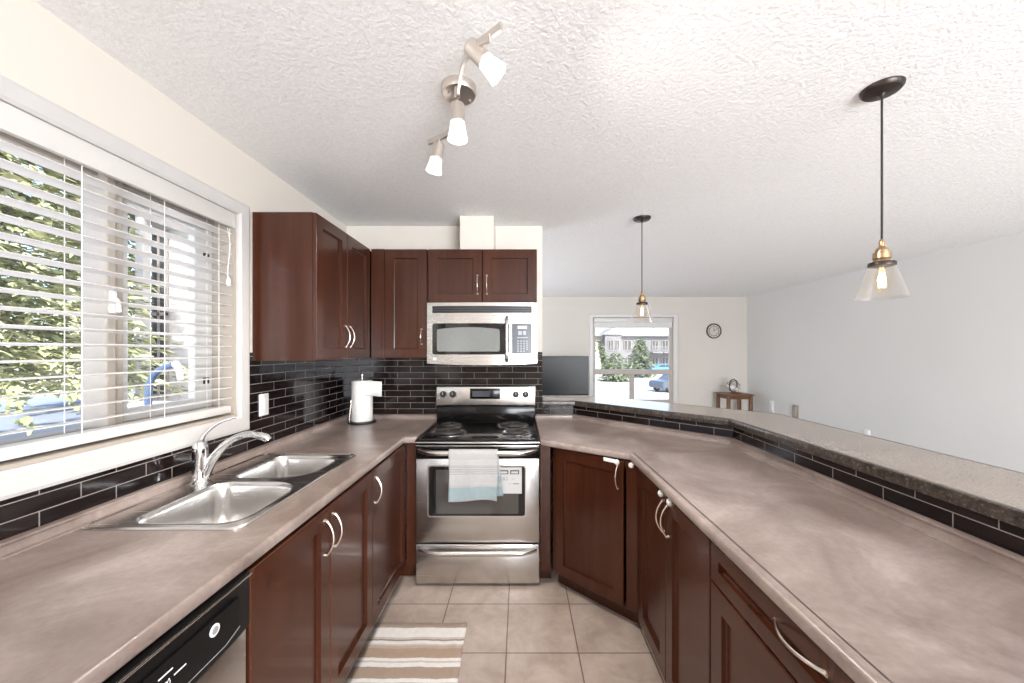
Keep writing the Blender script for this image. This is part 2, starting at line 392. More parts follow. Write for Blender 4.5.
for i, (x0, x1, z0, z1) in enumerate(RX):
    g = MB()
    xs = [x0+(x1-x0)*k/2 for k in range(3)]
    for k, x in enumerate(xs): g.box(max(x0, x-.04), min(x1, x+.04), YR-.08, YR-.02, z0, z1)
    g.box(x0, x1, YR-.08, YR-.02, z0, z0+.07); g.box(x0, x1, YR-.08, YR-.02, z1-.07, z1)
    wf = struct(g.build('window_%d' % (i+3), M['trim'], smooth=False))  # frame of the added rear opening, out of view
g = MB(); frame_box = [(3.85, 3.93), (4.96, 5.04), (6.07, 6.15)]
for a, b_ in frame_box: g.box(XL-.15, XL-.10, a, b_, .6, 2.1)
g.box(XL-.15, XL-.10, 3.85, 6.15, .6, .67); g.box(XL-.15, XL-.10, 3.85, 6.15, 2.03, 2.1)
struct(g.build('window_4', M['trim'], smooth=False))  # unseen window, added to carry the side fill lamp
# half wall round the bar
m = MB(); m.prism([(.18, YB), (.42, YB), (1.225, 2.135), (1.225, -.6), (1.345, -.6), (1.345, 2.185), (.47, 3.06), (.18, 3.06)], 0, BT-.0425)
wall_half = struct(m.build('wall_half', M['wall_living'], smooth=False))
# tile
def tiles(par, *quads):
    m = MB()
    for qd in quads: m.uvquad(*qd)
    return m.build('tile_backsplash', M['tile'], par, smooth=False)
e = .004
# the brick pattern: row 0 starts at .950; u offset sets the vertical joints
ub = .2014*20+.764+.1007          # u = X + ub on the back wall
tiles(wall_back, ((XL, YB-e), (.176, YB-e), .94, 1.445, XL+ub))
ul = .2014*20-1.157+.1007+.1007
tiles(wall_left, ((XL+e, -.6), (XL+e, WY1+.068), .94, 1.063, -.6+ul), ((XL+e, WY1+.068), (XL+e, YB), .94, 1.445, WY1+.068+ul))
c45 = e/math.sqrt(2)
tiles(wall_half, ((.18, YB-e), (.42-c45*.4, YB-e), .94, BT-.041, .18+ub), ((.42-c45, YB-c45), (1.225-c45, 2.135-c45), .94, BT-.041, 4.1),
      ((1.225-e, 2.135), (1.225-e, -.6), .94, BT-.041, 4.05))
# vent chase above the range cabinet
m = MB(); m.box(-.440, -.192, 2.715, YB, 2.1645, ZC, .004); struct(m.build('trim_1', M['wall'], smooth=False))
# base boards
for nm, a in (('baseboard_far', (XL, XR, YF-.014, YF, 0, .09)), ('baseboard_right', (XR-.014, XR, YR, YF-.014, 0, .09))):
    m = MB(); m.box(*a, .003); struct(m.build(nm, M['trim'], smooth=False))
m = MB(); m.sweep([(-.787, 2.38), (-.787, .99)], [(0, 0), (.012, 0), (.008, .012), (0, .014)], True)
struct(m.build('trim_2', M['trim'], smooth=False))

# ------------------------------------------------------------------ kitchen window
def frame_loops(mb, plane, a0, a1, z0, z1, wid, d0, d1, bev=.004):
    """picture-frame moulding: outer a0..a1, z0..z1, width wid; plane 'x' -> lies at x d0..d1"""
    wl, wr, wb, wt = wid
    P = lambda a, z, d: (d, a, z) if plane == 'x' else (a, d, z)
    b = bmesh.new()
    loops = [(0, d0), (0, d1-(d1-d0)*.25), (.15, d1), (.85, d1), (1, d1-(d1-d0)*.35), (1, d0)]
    rows = []
    for t, d in loops:
        x0, x1, y0, y1 = a0+wl*t, a1-wr*t, z0+wb*t, z1-wt*t
        rows.append([b.verts.new(P(*q, d)) for q in ((x0, y0), (x1, y0), (x1, y1), (x0, y1))])
    for i in range(len(rows)):
        j = (i+1) % len(rows)
        for k in range(4): b.faces.new((rows[i][k], rows[i][(k+1) % 4], rows[j][(k+1) % 4], rows[j][k]))
    bmesh.ops.recalc_face_normals(b, faces=b.faces); mb._merge(b)
win = MB(); frame_loops(win, 'x', WY0-.068, WY1+.068, WZ0-.075, WZ1+.062, (.068, .068, .075, .062), XL+.0005, XL+.02)
window_1 = struct(win.build('window_1', M['trim'], smooth=False))
m = MB()   # jamb liner
m.box(XL-.115, XL, WY1-.012, WY1, WZ0, WZ1); m.box(XL-.115, XL, WY0, WY0+.012, WZ0, WZ1)
m.box(XL-.115, XL+.004, WY0, WY1, WZ0, WZ0+.012); m.box(XL-.115, XL-.02, WY0, WY1, WZ1-.012, WZ1); m.build('window_jamb', M['sash'], window_1, smooth=False)
m = MB(); xo, xi = XL-.155, XL-.075
m.box(xo, xi-.02, WY0+.012, WY1-.012, WZ0+.012, WZ0+.055, .004); m.box(xo, xi-.02, WY0+.012, WY1-.012, WZ1-.055, WZ1-.012, .004)
m.box(xo, xi+.012, 1.288, 1.322, WZ0+.012, WZ1-.012, .006); m.box(xo, xi, 1.322, 1.355, WZ0+.012, WZ1-.012, .004)
m.box(xo, xi-.02, WY0+.012, WY0+.06, WZ0+.012, WZ1-.012, .004)
m.build('window_frame', M['sash'], window_1, smooth=False)
m = MB()
m.box(xo+.02, xi-.03, 1.685, WY1-.0125, WZ0+.053, WZ1-.053, .004); m.box(xo+.02, xi-.03, 1.3555, 1.40, WZ0+.053, WZ1-.053, .004)
m.box(xo+.022, xi-.033, 1.398, 1.687, WZ0+.054, WZ0+.10, .003); m.box(xo+.022, xi-.033, 1.398, 1.687, WZ1-.10, WZ1-.054, .003)
m.build('casement_sash', M['sashw'], window_1, smooth=False)
m = MB(); m.box(xo+.035, xo+.041, WY0+.05, 1.29, WZ0+.05, WZ1-.05); m.box(xo+.035, xo+.041, 1.39, 1.69, WZ0+.09, WZ1-.09)
m.build('window_pane', M['glass'], window_1, smooth=False)
m = MB(); m.box(xi+.010, xi+.022, 1.294, 1.316, 1.585, 1.665, .005); m.tube(curve([(xi+.02, 1.305, 1.64), (xi+.036, 1.304, 1.625), (xi+.034, 1.309, 1.59)]), .006)
m.build('window_latch', M['white'], window_1)
for z in (1.30, 1.88):
    m = MB(); x = xi-.028
    m.box(x, x+.007, 1.728, 1.732, z, z+.028); m.box(x, x+.007, 1.75, 1.754, z, z+.028); m.box(x, x+.007, 1.728, 1.754, z+.025, z+.029)
    m.build('screen_clip', M['blackm'], window_1, smooth=False)
# blind
bl = thing('window_blind', 'white horizontal slat blind lowered inside the large window over the sink', 'blind', (XL-.03, WY0+.02, WZ0))
def L(o):   # move a world-built part into the thing's local frame
    p = o.parent
    mw = Matrix.Translation(p.location) @ Matrix.Rotation(p.rotation_euler.z, 4, 'Z')
    o.data.transform(mw.inverted()); return o
b0, b1 = WY0+.016, WY1-.016
m = MB(); m.box(XL-.014, XL+.008, b0-.003, b1+.003, 2.037, WZ1-.0015, .003); m.box(XL-.065, XL-.012, b0, b1, 2.07, WZ1-.013, .002); L(m.build('valance', M['slat'], bl))
m = MB()
NSL = 17; zs = [1.2 + .0490*(k+.6) for k in range(NSL)]
for z in zs:
    pr = [(-.027, -.0012), (-.013, .0012), (0, .0022), (.013, .0012), (.027, -.0012), (.027, -.004), (.013, -.0018), (0, -.0008), (-.013, -.0018), (-.027, -.004)]
    m.sweep([(XL-.036, b0), (XL-.036, b1)], [(o, z+q-o*.10) for o, q in pr], True)
L(m.build('slats', M['slat'], bl))
m = MB(); m.box(XL-.062, XL-.010, b0, b1, 1.158, 1.194, .006); L(m.build('bottom_rail', M['slat'], bl))
for y in (.36, .63, .90, 1.17, 1.442, 1.702):
    m = MB()
    for x in (XL-.0085, XL-.0635): m.tube([(x, y, 1.19), (x, y, 2.06)], .0014, 6)
    L(m.build('ladder_cord', M['string'], bl))
m = MB(); m.tube(curve([(XL+.002, 1.752, 2.03), (XL+.004, 1.748, 1.93), (XL+.006, 1.735, 1.84), (XL+.006, 1.733, 1.80)]), .0016, 6)
m.tube(curve([(XL+.002, 1.738, 2.03), (XL+.004, 1.752, 1.95), (XL+.006, 1.739, 1.86), (XL+.006, 1.735, 1.80)]), .0016, 6)
pc = L(m.build('pull_cord', M['string'], bl))
m = MB(); m.lathe([(.003, 1.80), (.008, 1.785), (.010, 1.765), (.006, 1.757)], T(XL+.010, 1.734, 0), 12); tm = m.build('tassel', M['white'], pc); tm.data.transform(Matrix.Translation(bl.location).inverted())

# ------------------------------------------------------------------ living room window
win = MB(); frame_loops(win, 'y', FX0-.066, FX1+.084, FZ0-.07, FZ1+.062, (.066, .084, .07, .062), YF-.0005, YF-.02)
window_2 = struct(win.build('window_2', M['trim'], smooth=False))
m = MB(); y0, y1 = YF+.03, YF+.09
zb = CZ-(374.3-351)/372*(YF+.04); zt = CZ-(369.4-351)/372*(YF+.04)
for a in ((FX0, FX0+.045), (FX1-.05, FX1)): m.box(a[0], a[1], y0, y1, FZ0, FZ1, .004)
m.box(FX0, FX1, y0+.002, y1-.002, FZ1-.05, FZ1, .004); m.box(FX0, FX1, y0+.002, y1-.002, FZ0, FZ0+.06, .004); m.box(FX0, FX1, y0-.006, y1+.004, zb, zt, .004)
xm = (632-520)/372*(YF+.04); m.box(xm-.04, xm+.04, y0-.004, y1, FZ0+.06, zb, .004)
m.box(FX0, FX1, YF, y0, FZ0-.005, FZ0+.012)
m.build('window_frame', M['vinyl'], window_2, smooth=False)
m = MB(); m.box(FX0+.04, FX1-.045, YF+.06, YF+.066, FZ0+.05, FZ1-.045); m.build('window_pane', M['glass'], window_2, smooth=False)
sh = thing('roller_blind', 'off-white roller shade rolled up at the top of the living room window', 'blind', ((FX0+FX1)/2, YF+.02, FZ1))
m = MB(); m.box(FX0+.01, FX1-.01, YF-.012, YF+.026, FZ1-.085, FZ1-.004, .01); L(m.build('cassette', M['trim'], sh))
m = MB(); m.tube([(FX0+.02, YF+.012, FZ1-.178), (FX1-.02, YF+.012, FZ1-.178)], .013, 10); L(m.build('bottom_rail', M['sashw'], sh))
m = MB(); m.box(FX0+.02, FX1-.02, YF+.010, YF+.013, FZ1-.18, FZ1-.08); L(m.build('fabric', M['sashw'], sh))

# ------------------------------------------------------------------ cabinets
def door_mb(x0, x1, z0, z1, f=.062, y=0.0, t=.02, M_=None):
    m = MB(); m.rects([(x0, x1, z0, z1, y+t), (x0, x1, z0, z1, y+.003), (x0+.003, x1-.003, z0+.003, z1-.003, y),
                       (x0+f, x1-f, z0+f, z1-f, y), (x0+f+.0015, x1-f-.0015, z0+f+.0015, z1-f-.0015, y+.012), (x0+f+.006, x1-f-.006, z0+f+.006, z1-f-.006, y+.014)])
    return m
def slab_mb(x0, x1, z0, z1, y=0, t=.02):
    m = MB(); m.rects([(x0, x1, z0, z1, y+t), (x0, x1, z0, z1, y+.003), (x0+.003, x1-.003, z0+.003, z1-.003, y)]); return m
def handle(par, x, z, Ln=.125, horiz=False, y=0):
    pts = []; rs = []
    for k in range(15):
        t = k/14; s_ = (t-.5)*Ln; d = -.004-.026*math.sin(PI*t)**.8
        pts.append((x+s_, y+d, z) if horiz else (x, y+d, z+s_)); rs.append(.0056 if k in (0, 14) else .0039)
    m = MB(); m.tube(pts, rs, 8)
    for s_ in (-.5, .5):
        c = (x+s_*Ln, y, z) if horiz else (x, y, z+s_*Ln)
        m.lathe([(.0068, 0), (.0068, .006)], T(*c) @ R(PI/2, 'X'), 10)
    return m.build('handle', M['nickel'], par)
def cabinet(label, loc, rz, wd, dp, z0, z1, doors, toe=True, body_w=None, extra_front=(), name='base_cabinet', cat='cabinet'):
    c = thing(name, label, cat, loc, rz)
    bw = body_w or wd; m = MB(); y = .0205; k = .016
    m.box(.0005, k, y, dp, z0, z1); m.box(bw-k, bw-.0005, y, dp, z0, z1); m.box(k, bw-k, y, dp, z0, z0+k); m.box(k, bw-k, dp-k, dp, z0+k, z1)
    m.box(k, bw-k, y, y+.02, z1-.035, z1)
    if not toe: m.box(k, bw-k, y+.02, dp-k, z1-k, z1)
    if bw > wd+.01: m.box(wd, bw-k, y, y+.02, z0+k, z1)
    for a, b_ in extra_front: m.box(a, b_, .002, y, z0, z1, .001)
    m.build('cabinet_body', M['cab'], c, smooth=False)
    if toe:
        m = MB(); m.box(.0005, bw-.0005, .075, .09, 0, z0); m.build('toe_kick', M['cab'], c, smooth=False)
    for d in doors:
        kind, x0, x1, a, b_ = d[:5]
        if kind == 'door': o = door_mb(x0, x1, a, b_).build('door', M['cab'], c, smooth=False)
        elif kind == 'panel': o = slab_mb(x0, x1, a, b_).build('panel', M['cab'], c, smooth=False)
        else: o = door_mb(x0, x1, a, b_, .045).build('drawer', M['cab'], c, smooth=False)
        if len(d) > 5 and d[5]: handle(o, *d[5])
        if len(d) > 6:
            for lt in d[6]: latch(o, *lt)
    return c
def latch(par, x, z, strap=False):
    m = MB(); m.lathe([(.014, 0), (.0145, .004), (.012, .010), (.006, .0115)], T(x, 0, z) @ R(PI/2, 'X'), 16)
    m.lathe([(.005, .0112), (.0045, .014)], T(x, 0, z) @ R(PI/2, 'X'), 10)
    if strap: m.box(x-.078, x-.008, -.009, -.0005, z-.008, z+.012, .003)
    m.build('child_lock', M['white'], par)
# --- left run (faces +x; local x = +y)
RL = PI/2; FXL = -.718
c = cabinet('dark cherry two-door base cabinet under the steel sink', (FXL, .988, 0), RL, .842, .60, .10, .873,
            [('door', .003, .4175, .104, .868, (.387, .762)), ('door', .4205, .824, .104, .868, (.450, .762))], body_w=.942)
c = cabinet('dark cherry single-door base cabinet in the corner left of the range', (FXL, 1.932, 0), RL, .405, .60, .10, .873,
            [('door', -.117, .402, .104, .868, (-.082, .762))])
m = MB(); m.box(-.715, -.649, 2.345, 2.365, .10, .873); o = m.build('filler_panel', M['cab'], c, smooth=False); L(o)
m = MB(); m.box(-.79, -.649, 2.405, 2.42, 0, .10); o = m.build('toe_kick', M['cab'], c, smooth=False); L(o)
# --- right run (faces -x; local x = -y)
RR = -PI/2
cabinet('dark cherry two-door base cabinet with white child locks under the right counter', (.592, 1.862, 0), RR, .70, .60, .10, .873,
        [('door', .003, .348, .104, .868, (.325, .772), [(.305, .845+.012)]), ('door', .351, .697, .104, .868, (.374, .772), [(.395, .857)])])
cabinet('dark cherry base cabinet with a drawer over a door, nearest on the right', (.592, 1.159, 0), RR, .79, .60, .10, .873,
        [('drawer', .003, .787, .745, .868, (.375, .834, .14, True)), ('door', .003, .787, .104, .738, None)])
# --- diagonal corner
A = Vector((.19, 2.285)); B = Vector((.605, 1.900)); ang = math.atan2(B.y-A.y, B.x-A.x); wd = (B-A).length
c = cabinet('dark cherry diagonal corner base cabinet right of the range with a strap lock', (A.x, A.y, 0), ang, wd, .38, .10, .873,
            [('door', .03, .482, .104, .868, (.452, .785), [(.446, .862, True)]), ('panel', .497, wd-.002, .104, .868, None, [(.528, .862)])])
m = MB(); m.box(.126, .186, 2.29, 2.31, .10, .873); o = m.build('filler_panel', M['cab'], c, smooth=False); L(o)
m = MB(); m.box(.126, .2, 2.375, 2.39, 0, .10); o = m.build('toe_kick', M['cab'], c, smooth=False); L(o)
# --- uppers
UZ0, UH = 1.403, .760
cabinet('dark cherry two-door wall cabinet on the left wall beside the window', (-1.04, 1.90, UZ0), RL, .683, .327, 0, UH,
        [('door', .003, .340, .002, UH-.002, (.312, .135)), ('door', .343, .68, .002, UH-.002, (.371, .135))], toe=False, body_w=1.037, name='wall_cabinet')
cabinet('dark cherry single-door wall cabinet between the corner and the microwave', (-1.036, 2.586, UZ0), 0, .39, .352, 0, UH,
        [('door', .092, .387, .002, UH-.002, (.352, .15, .1))], toe=False, extra_front=((.001, .09),), name='wall_cabinet')
cabinet('short dark cherry two-door wall cabinet directly above the microwave', (-.643, 2.586, 1.788), 0, .762, .352, 0, .375,
        [('door', .003, .379, .002, .373, (.348, .125, .125)), ('door', .382, .759, .002, .373, (.413, .125, .125))], toe=False, name='wall_cabinet')

# ------------------------------------------------------------------ counters
def edge_prof(z, th, r=.012):
    return [(.02, z), (.006, z), (.0045, z+.0012), (-.001, z+.0012), (-.006, z-.002), (-.010, z-.009), (-.011, z-th*.5), (-.009, z-th+.006), (-.003, z-th), (.02, z-th)]
TH_C = .037
SX0, SX1, SY0, SY1 = -1.335, -.838, 1.112, 1.928      # sink outline
ct = thing('countertop', 'taupe laminate countertop along the window wall, holding the sink', 'countertop', (-1.05, 1.2, CT))
m = MB()
pl = [(XL, -.6), (-.7275-.02, -.6), (-.7275-.02, 2.325+.02), (-.646, 2.325+.02), (-.646, YB-.001), (XL, YB-.001)]
m.prism(pl, CT-TH_C, CT, holes=[rrect(SX0+.02, SX1-.02, SY0+.02, SY1-.02, .03)])
m.sweep([(-.7275, -.6), (-.7275, 2.325), (-.646, 2.325)], [(o, z) for o, z in edge_prof(CT, TH_C)])
L(m.build('worktop', M['lam'], ct))
lipp = [(.0, CT-.001), (.036, CT+.0005), (.0345, CT+.0045), (.024, CT+.007), (.021, CT+.012), (.020, LIP-.011), (.0245, LIP-.007), (.0245, LIP-.002), (.021, LIP), (.0, LIP)]
m = MB(); m.sweep([(XL+.0045, -.6), (XL+.0045, YB-.0045), (-.646, YB-.0045)][::-1], lipp, True); L(m.build('upstand', M['lam'], ct))
ct = thing('countertop', 'taupe laminate countertop right of the range, wrapping the diagonal corner', 'countertop', (.9, 1.2, CT))
m = MB()
q1, q2 = (.124, 2.264), (.585, 1.945)
front = [(.124, 2.2745), (.583, 1.957), (.5845, 1.93), (.5845, -.6)]
pl = [(.124, YB-.001), (.124, 2.2745+.024), (.5845+.014, 1.957+.008), (.5845+.02, -.6), (1.225, -.6), (1.225, 2.135), (.42, YB-.001)]
m.prism(pl, CT-TH_C, CT)
m.sweep([(.1305, 2.270), (.5845, 1.9535), (.5845, -.6)], edge_prof(CT, TH_C))
L(m.build('worktop', M['lam'], ct))
m = MB(); m.sweep([(.124, YB-.0045), (.42-.002, YB-.0045), (1.225-.0045, 2.135-.002), (1.225-.0045, -.6)][::-1], [(o, z) for o, z in lipp], True)
L(m.build('upstand', M['lam'], ct))
# bar top
bt = thing('bar_top', 'speckled raised bar top running above the right counter and round its corner', 'countertop', (1.2, 1.8, BT))
m = MB()
pb = [(.181, 2.888), (.428, 2.888), (1.195, 2.121), (1.222, -.6), (1.60, -.6), (1.594, 2.286), (.74, 3.14), (.181, 3.14)]
m.prism(pb, BT-.039, BT, bev=.003); L(m.build('slab', M['bartop'], bt))
m = MB(); cen = pb
m.sweep(pb, [(.001, BT-.0405), (-.004, BT-.039), (-.006, BT-.03), (-.006, BT-.010), (-.003, BT-.002), (.003, BT+.0005), (.012, BT+.0005)], loop=True)
L(m.build('edge_band', M['bar'], bt))

# ------------------------------------------------------------------ sink and faucet
sk_ = thing('kitchen_sink', 'stainless double-bowl drop-in sink set into the counter below the window', 'sink', ((SX0+SX1)/2, (SY0+SY1)/2, CT))
bowls = ((-1.222, -.868, 1.148, 1.512, (.13, .06, .06, .075)), (-1.225, -.895, 1.562, 1.893, (.10, .06, .06, .11)))
holes = [rrect(*b[:4], b[4], 8) for b in bowls]
m = MB(); z = CT+.005
m.prism(rrect(SX0+.006, SX1-.006, SY0+.006, SY1-.006, .035), z-.0025, z, holes=holes)
op = rrect(SX0, SX1, SY0, SY1, .04)
m.sweep(op, [(0, CT+.0003), (-.0, CT+.004), (.004, CT+.0085), (.009, CT+.0085), (.013, z)], loop=True)
L(m.build('rim', M['steel_sink'], sk_))
def offs(poly, d):
    cx = sum(p[0] for p in poly)/len(poly); cy = sum(p[1] for p in poly)/len(poly); out = []
    for p in poly:
        v = Vector((p[0]-cx, p[1]-cy)); out.append((p[0]-v.normalized().x*d, p[1]-v.normalized().y*d))
    return out
for hp, bb in zip(holes, bowls):
    m = MB(); b = bmesh.new(); rows = []
    for d, zz in ((-.004, z+.0012), (0, z+.0018), (.004, z-.002), (.008, z-.02), (.014, z-.10), (.022, z-.15), (.04, z-.172), (.075, z-.18), (.12, z-.183)):
        rows.append([b.verts.new((p[0], p[1], zz)) for p in offs(hp, d)])
    n = len(hp)
    for i in range(len(rows)-1):
        for k in range(n): b.faces.new((rows[i][k], rows[i][(k+1) % n], rows[i+1][(k+1) % n], rows[i+1][k]))
    b.faces.new(rows[-1]); bmesh.ops.recalc_face_normals(b, faces=b.faces)
    bmesh.ops.reverse_faces(b, faces=b.faces); m._merge(b)
    bo = L(m.build('bowl', M['steel_sink'], sk_, ang=50))
    cx, cy = (bb[0]+bb[1])/2, (bb[2]+bb[3])/2
    m = MB(); m.lathe([(.043, z-.1825), (.043, z-.180), (.036, z-.1795), (.030, z-.184), (.012, z-.185), (.011, z-.176), (.004, z-.175)], T(cx, cy, 0)); dr = m.build('drain', M['chrome'], bo); dr.data.transform(Matrix.Translation(sk_.location).inverted())
fx, fyy = -1.293, 1.505
fa = thing('kitchen_faucet', 'chrome single-lever faucet standing behind the two sink bowls', 'faucet', (fx, fyy, z+.0005))
m = MB(); m.lathe([(.036, 0), (.036, .004), (.031, .010), (.028, .02), (.0265, .06), (.0255, .10), (.027, .125), (.026, .150), (.020, .166), (.010, .172)], None, 24); m.build('body', M['chrome'], fa)
m = MB(); pts = curve([(.012, .004, .025), (.035, .012, .085), (.075, .02, .140), (.125, .03, .176), (.17, .038, .188), (.205, .044, .182)])
m.tube(pts, [.021-.007*min(1, k/20) for k in range(len(pts))], 14); sp = m.build('spout', M['chrome'], fa)
m = MB(); m.tube([(.199, .043, .1835), (.218, .046, .179), (.236, .049, .170), (.242, .050, .161)], [.0155, .0185, .018, .016], 14); m.build('nozzle', M['chrome'], sp)
m = MB(); pts = curve([(-.004, 0, .135), (-.002, .01, .175), (.008, .03, .205), (.03, .062, .232), (.065, .10, .247)])
m.tube(pts, [.024, .023, .021, .019, .017, .015, .0135, .012, .011, .010, .0095, .009, .0085, .008, .0075, .007]+[.0068]*(len(pts)-16), 12, flat=.8); m.build('lever', M['chrome'], fa)

# ------------------------------------------------------------------ dishwasher
dw = thing('dishwasher', 'stainless dishwasher with a black control strip under the left counter', 'dishwasher', (FXL, .386, 0), RL)
m = MB(); m.box(.003, .597, .03, .58, .02, .868); m.build('tub', M['blackm'], dw, smooth=False)
m = MB(); m.box(.006, .592, .0, .029, .12, .728, .006); m.build('door', M['steel'], dw)
m = MB(); m.box(.006, .592, .06, .075, .0, .115); m.build('toe_kick', M['blackm'], dw, smooth=False)
m = MB(); xs = [.004+.59*k/24 for k in range(25)]
bow = lambda x: .735
m.strip(xs, lambda x: .731, lambda x: .874, lambda x: -.012+.010*abs((x-.3)/.3)**4, .04); cp = m.build('control_panel', M['darkpanel'], dw)
m = MB(); m.box(.006, .592, -.0155, -.0125, .867, .872, .001); m.build('edge_strip', M['steel'], cp)
m = MB(); zl = lambda x: .752 if x < .50 else .752+(x-.50)*.30
m.strip([.05, .2, .35, .50, .545], zl, lambda x: .838, lambda x: -.0165+.002*abs((x-.3)/.3)**4, .005); m.build('control_inset', M['darkpanel'], cp, smooth=False)
m = MB(); m.tube([(.05, -.017, .751), (.50, -.017, .751), (.545, -.0166, .764)], .0008, 6); m.build('inset_line', M['inkgrey'], cp)
m = MB(); y = -.0167
m.lathe([(.0135, 0), (.0135, .0025), (.009, .003)], T(.468, y+.001, .812) @ R(PI/2, 'X'), 24); bt_ = m.build('start_button', M['whitem'], cp)
m = MB(); m.lathe([(.0088, .003), (.008, .0038)], T(.468, y+.001, .812) @ R(PI/2, 'X'), 20); m.build('button_cap', M['inkgrey'], cp)
for x0, x1, zz in ((.335, .365, .812), (.368, .395, .795), (.29, .315, .812), (.21, .24, .812), (.14, .17, .812)):
    m = MB(); m.box(x0, x1, y-.0006, y+.0004, zz, zz+.0028); m.build('printed_dash', M['whitem'], cp, smooth=False)
for cx in (.346, .255, .16):
    m = MB(); m.box(cx-.007, cx+.007, y-.0006, y+.0004, .7849, .7972)
    for s_ in (-1, 1): m.tube([(cx+s_*.006, y+.0002, .791), (cx+s_*.0115, y, .783), (cx+s_*.014, y, .791), (cx+s_*.0115, y, .799), (cx+s_*.006, y+.0002, .791)], .0007, 6)
    m.build('printed_icon', M['whitem'], cp, smooth=False)

# ------------------------------------------------------------------ range
RX0, RX1 = -.642, .120; RC = (RX0+RX1)/2
rg_ = thing('cooking_range', 'stainless and black electric coil range between the counters', 'range', (RC, 2.30, 0))
def rp(m, name, mat, par=None, **k):
    o = m.build(name, mat, par or rg_, **k); o.data.transform(Matrix.Translation(rg_.location).inverted()); return o
m = MB(); m.box(RX0+.002, RX1-.002, 2.325, 2.86, .035, .875)
for x in (RX0+.06, RX1-.06):
    for y in (2.38, 2.80): m.lathe([(.018, 0), (.018, .036)], T(x, y, 0), 10)
rp(m, 'body', M['black'], smooth=False)
m = MB(); m.box(RX0, RX1, 2.29, 2.325, .02, .262, .006); dr = rp(m, 'drawer', M['steel'])
def bow_handle(z, x0, x1, yb, out, r, sag=.0, thick=1.0):
    pts = []
    for k in range(25):
        t = k/24; u = min(1, min(t, 1-t)/.16); pts.append((x0+(x1-x0)*t, yb-out*math.sin(u*PI/2), z-sag*math.sin(u*PI/2)))
    m = MB(); m.tube(pts, r, 12, flat=thick); return m
rp(bow_handle(.232, RX0+.02, RX1-.02, 2.289, .035, .013, .008, 1.15), 'handle', M['steel'], dr)
m = MB(); m.box(RX0, RX1, 2.29, 2.325, .272, .790, .006); od = rp(m, 'oven_door', M['steel'])
m = MB(); m.box(RX0, RX1, 2.292, 2.325, .792, .868, .004); rp(m, 'door_top_band', M['black'], od)
m = MB(); m.box(RX0+.001, RX1-.001, 2.283, 2.300, .866, .873, .002); rp(m, 'chrome_line', M['steel'], od)
rp(bow_handle(.842, RX0+.02, RX1-.02, 2.292, .052, .0145, .006, 1.2), 'handle', M['steel'], od)
m = MB(); wx0, wx1, wz0, wz1 = -.571, .040, .430, .752
m.prism(rrect(wx0, wx1, wz0, wz1, .018), 0, .004, holes=[rrect(wx0+.009, wx1-.009, wz0+.009, wz1-.009, .014)], M=T(0, 2.2905, 0) @ R(PI/2, 'X')); rp(m, 'window_rim', M['steel'], od)
m = MB(); m.prism(rrect(wx0+.009, wx1-.009, wz0+.009, wz1-.009, .014), 0, .002, M=T(0, 2.2905, 0) @ R(PI/2, 'X')); rp(m, 'window_border', M['darkglass'], od, smooth=False)
m = MB(); m.prism(rrect(wx0+.055, wx1-.05, wz0+.022, wz1-.03, .006), 0, .001, M=T(0, 2.288, 0) @ R(PI/2, 'X')); rp(m, 'window_pane', M['ovenpane'], od, smooth=False)
m = MB(); m.box(RX0-.002, RX1+.002, 2.268, 2.845, .880, .908, .010, seg=3)
rim = rrect(RX0+.006, RX1-.006, 2.275, 2.838, .02)
m.sweep(rim, [(0, .906), (.004, .914), (.012, .914), (.02, .908)], loop=True)
ck = rp(m, 'cooktop', M['black'])
m = MB(); m.box(RX0-.001, RX1+.001, 2.263, 2.270, .888, .899, .002); rp(m, 'front_trim', M['steel'], ck)
for bx, by, br_ in ((-.472, 2.475, .098), (-.508, 2.705, .076), (-.052, 2.705, .098), (-.025, 2.475, .076)):
    m = MB(); m.lathe([(br_+.022, .9085), (br_+.022, .914), (br_+.014, .9165), (br_+.006, .913), (br_-.01, .9095), (.02, .909)], T(bx, by, 0), 36); bn = rp(m, 'burner', M['pan'])
    pts = []; turns = 4 if br_ > .09 else 3
    for k in range(turns*26+1):
        t = k/26; r_ = .022+(br_-.026)*t/turns; pts.append((bx+r_*math.cos(2*PI*t), by+r_*math.sin(2*PI*t), .921))
    m = MB(); m.tube(pts, .0062, 8)
    for a in (0, 2.09, 4.19): m.box(0, br_, -.002, .002, .9135, .9155, M=T(bx, by, 0) @ R(a, 'Z'))
    rp(m, 'coil', M['coil'], bn)
m = MB(); m.box(RX0+.004, RX1-.004, 2.845, 2.925, .905, 1.03, .006); rp(m, 'riser', M['black'])
m = MB(); m.box(RX0-.002, RX1+.002, 2.838, 2.928, 1.033, 1.187, .012, seg=3); bgd = rp(m, 'backguard', M['steel'])
dx = lambda u: (u-520)/372*2.838; dz = lambda v_: CZ-(v_-351)/372*2.838
m = MB(); m.box(dx(470), dx(500), 2.833, 2.840, dz(399), dz(388.5), .003); m.build('tmp', M['black']); o = bpy.data.objects['tmp']; o.name = 'display'; o.parent = bgd; o.data.transform(Matrix.Translation(rg_.location).inverted())
m = MB(); m.box(dx(472.5), dx(490), 2.8318, 2.8338, dz(396.5), dz(391)); m.box(dx(484), dx(488), 2.8312, 2.8325, dz(393.2), dz(391.8)); rp(m, 'display_print', M['keypad'], bgd, smooth=False)
for u in (443.2, 452.8, 515.9, 525.6):
    m = MB(); m.lathe([(.025, 0), (.025, .004), (.021, .007), (.020, .022), (.017, .025)], T(dx(u), 2.838, dz(394.3)) @ R(PI/2, 'X'), 20)
    m.box(dx(u)-.003, dx(u)+.003, 2.809, 2.815, dz(394.3), dz(394.3)+.017, mi=1)
    rp(m, 'knob', [M['blackm'], M['silver']], bgd)
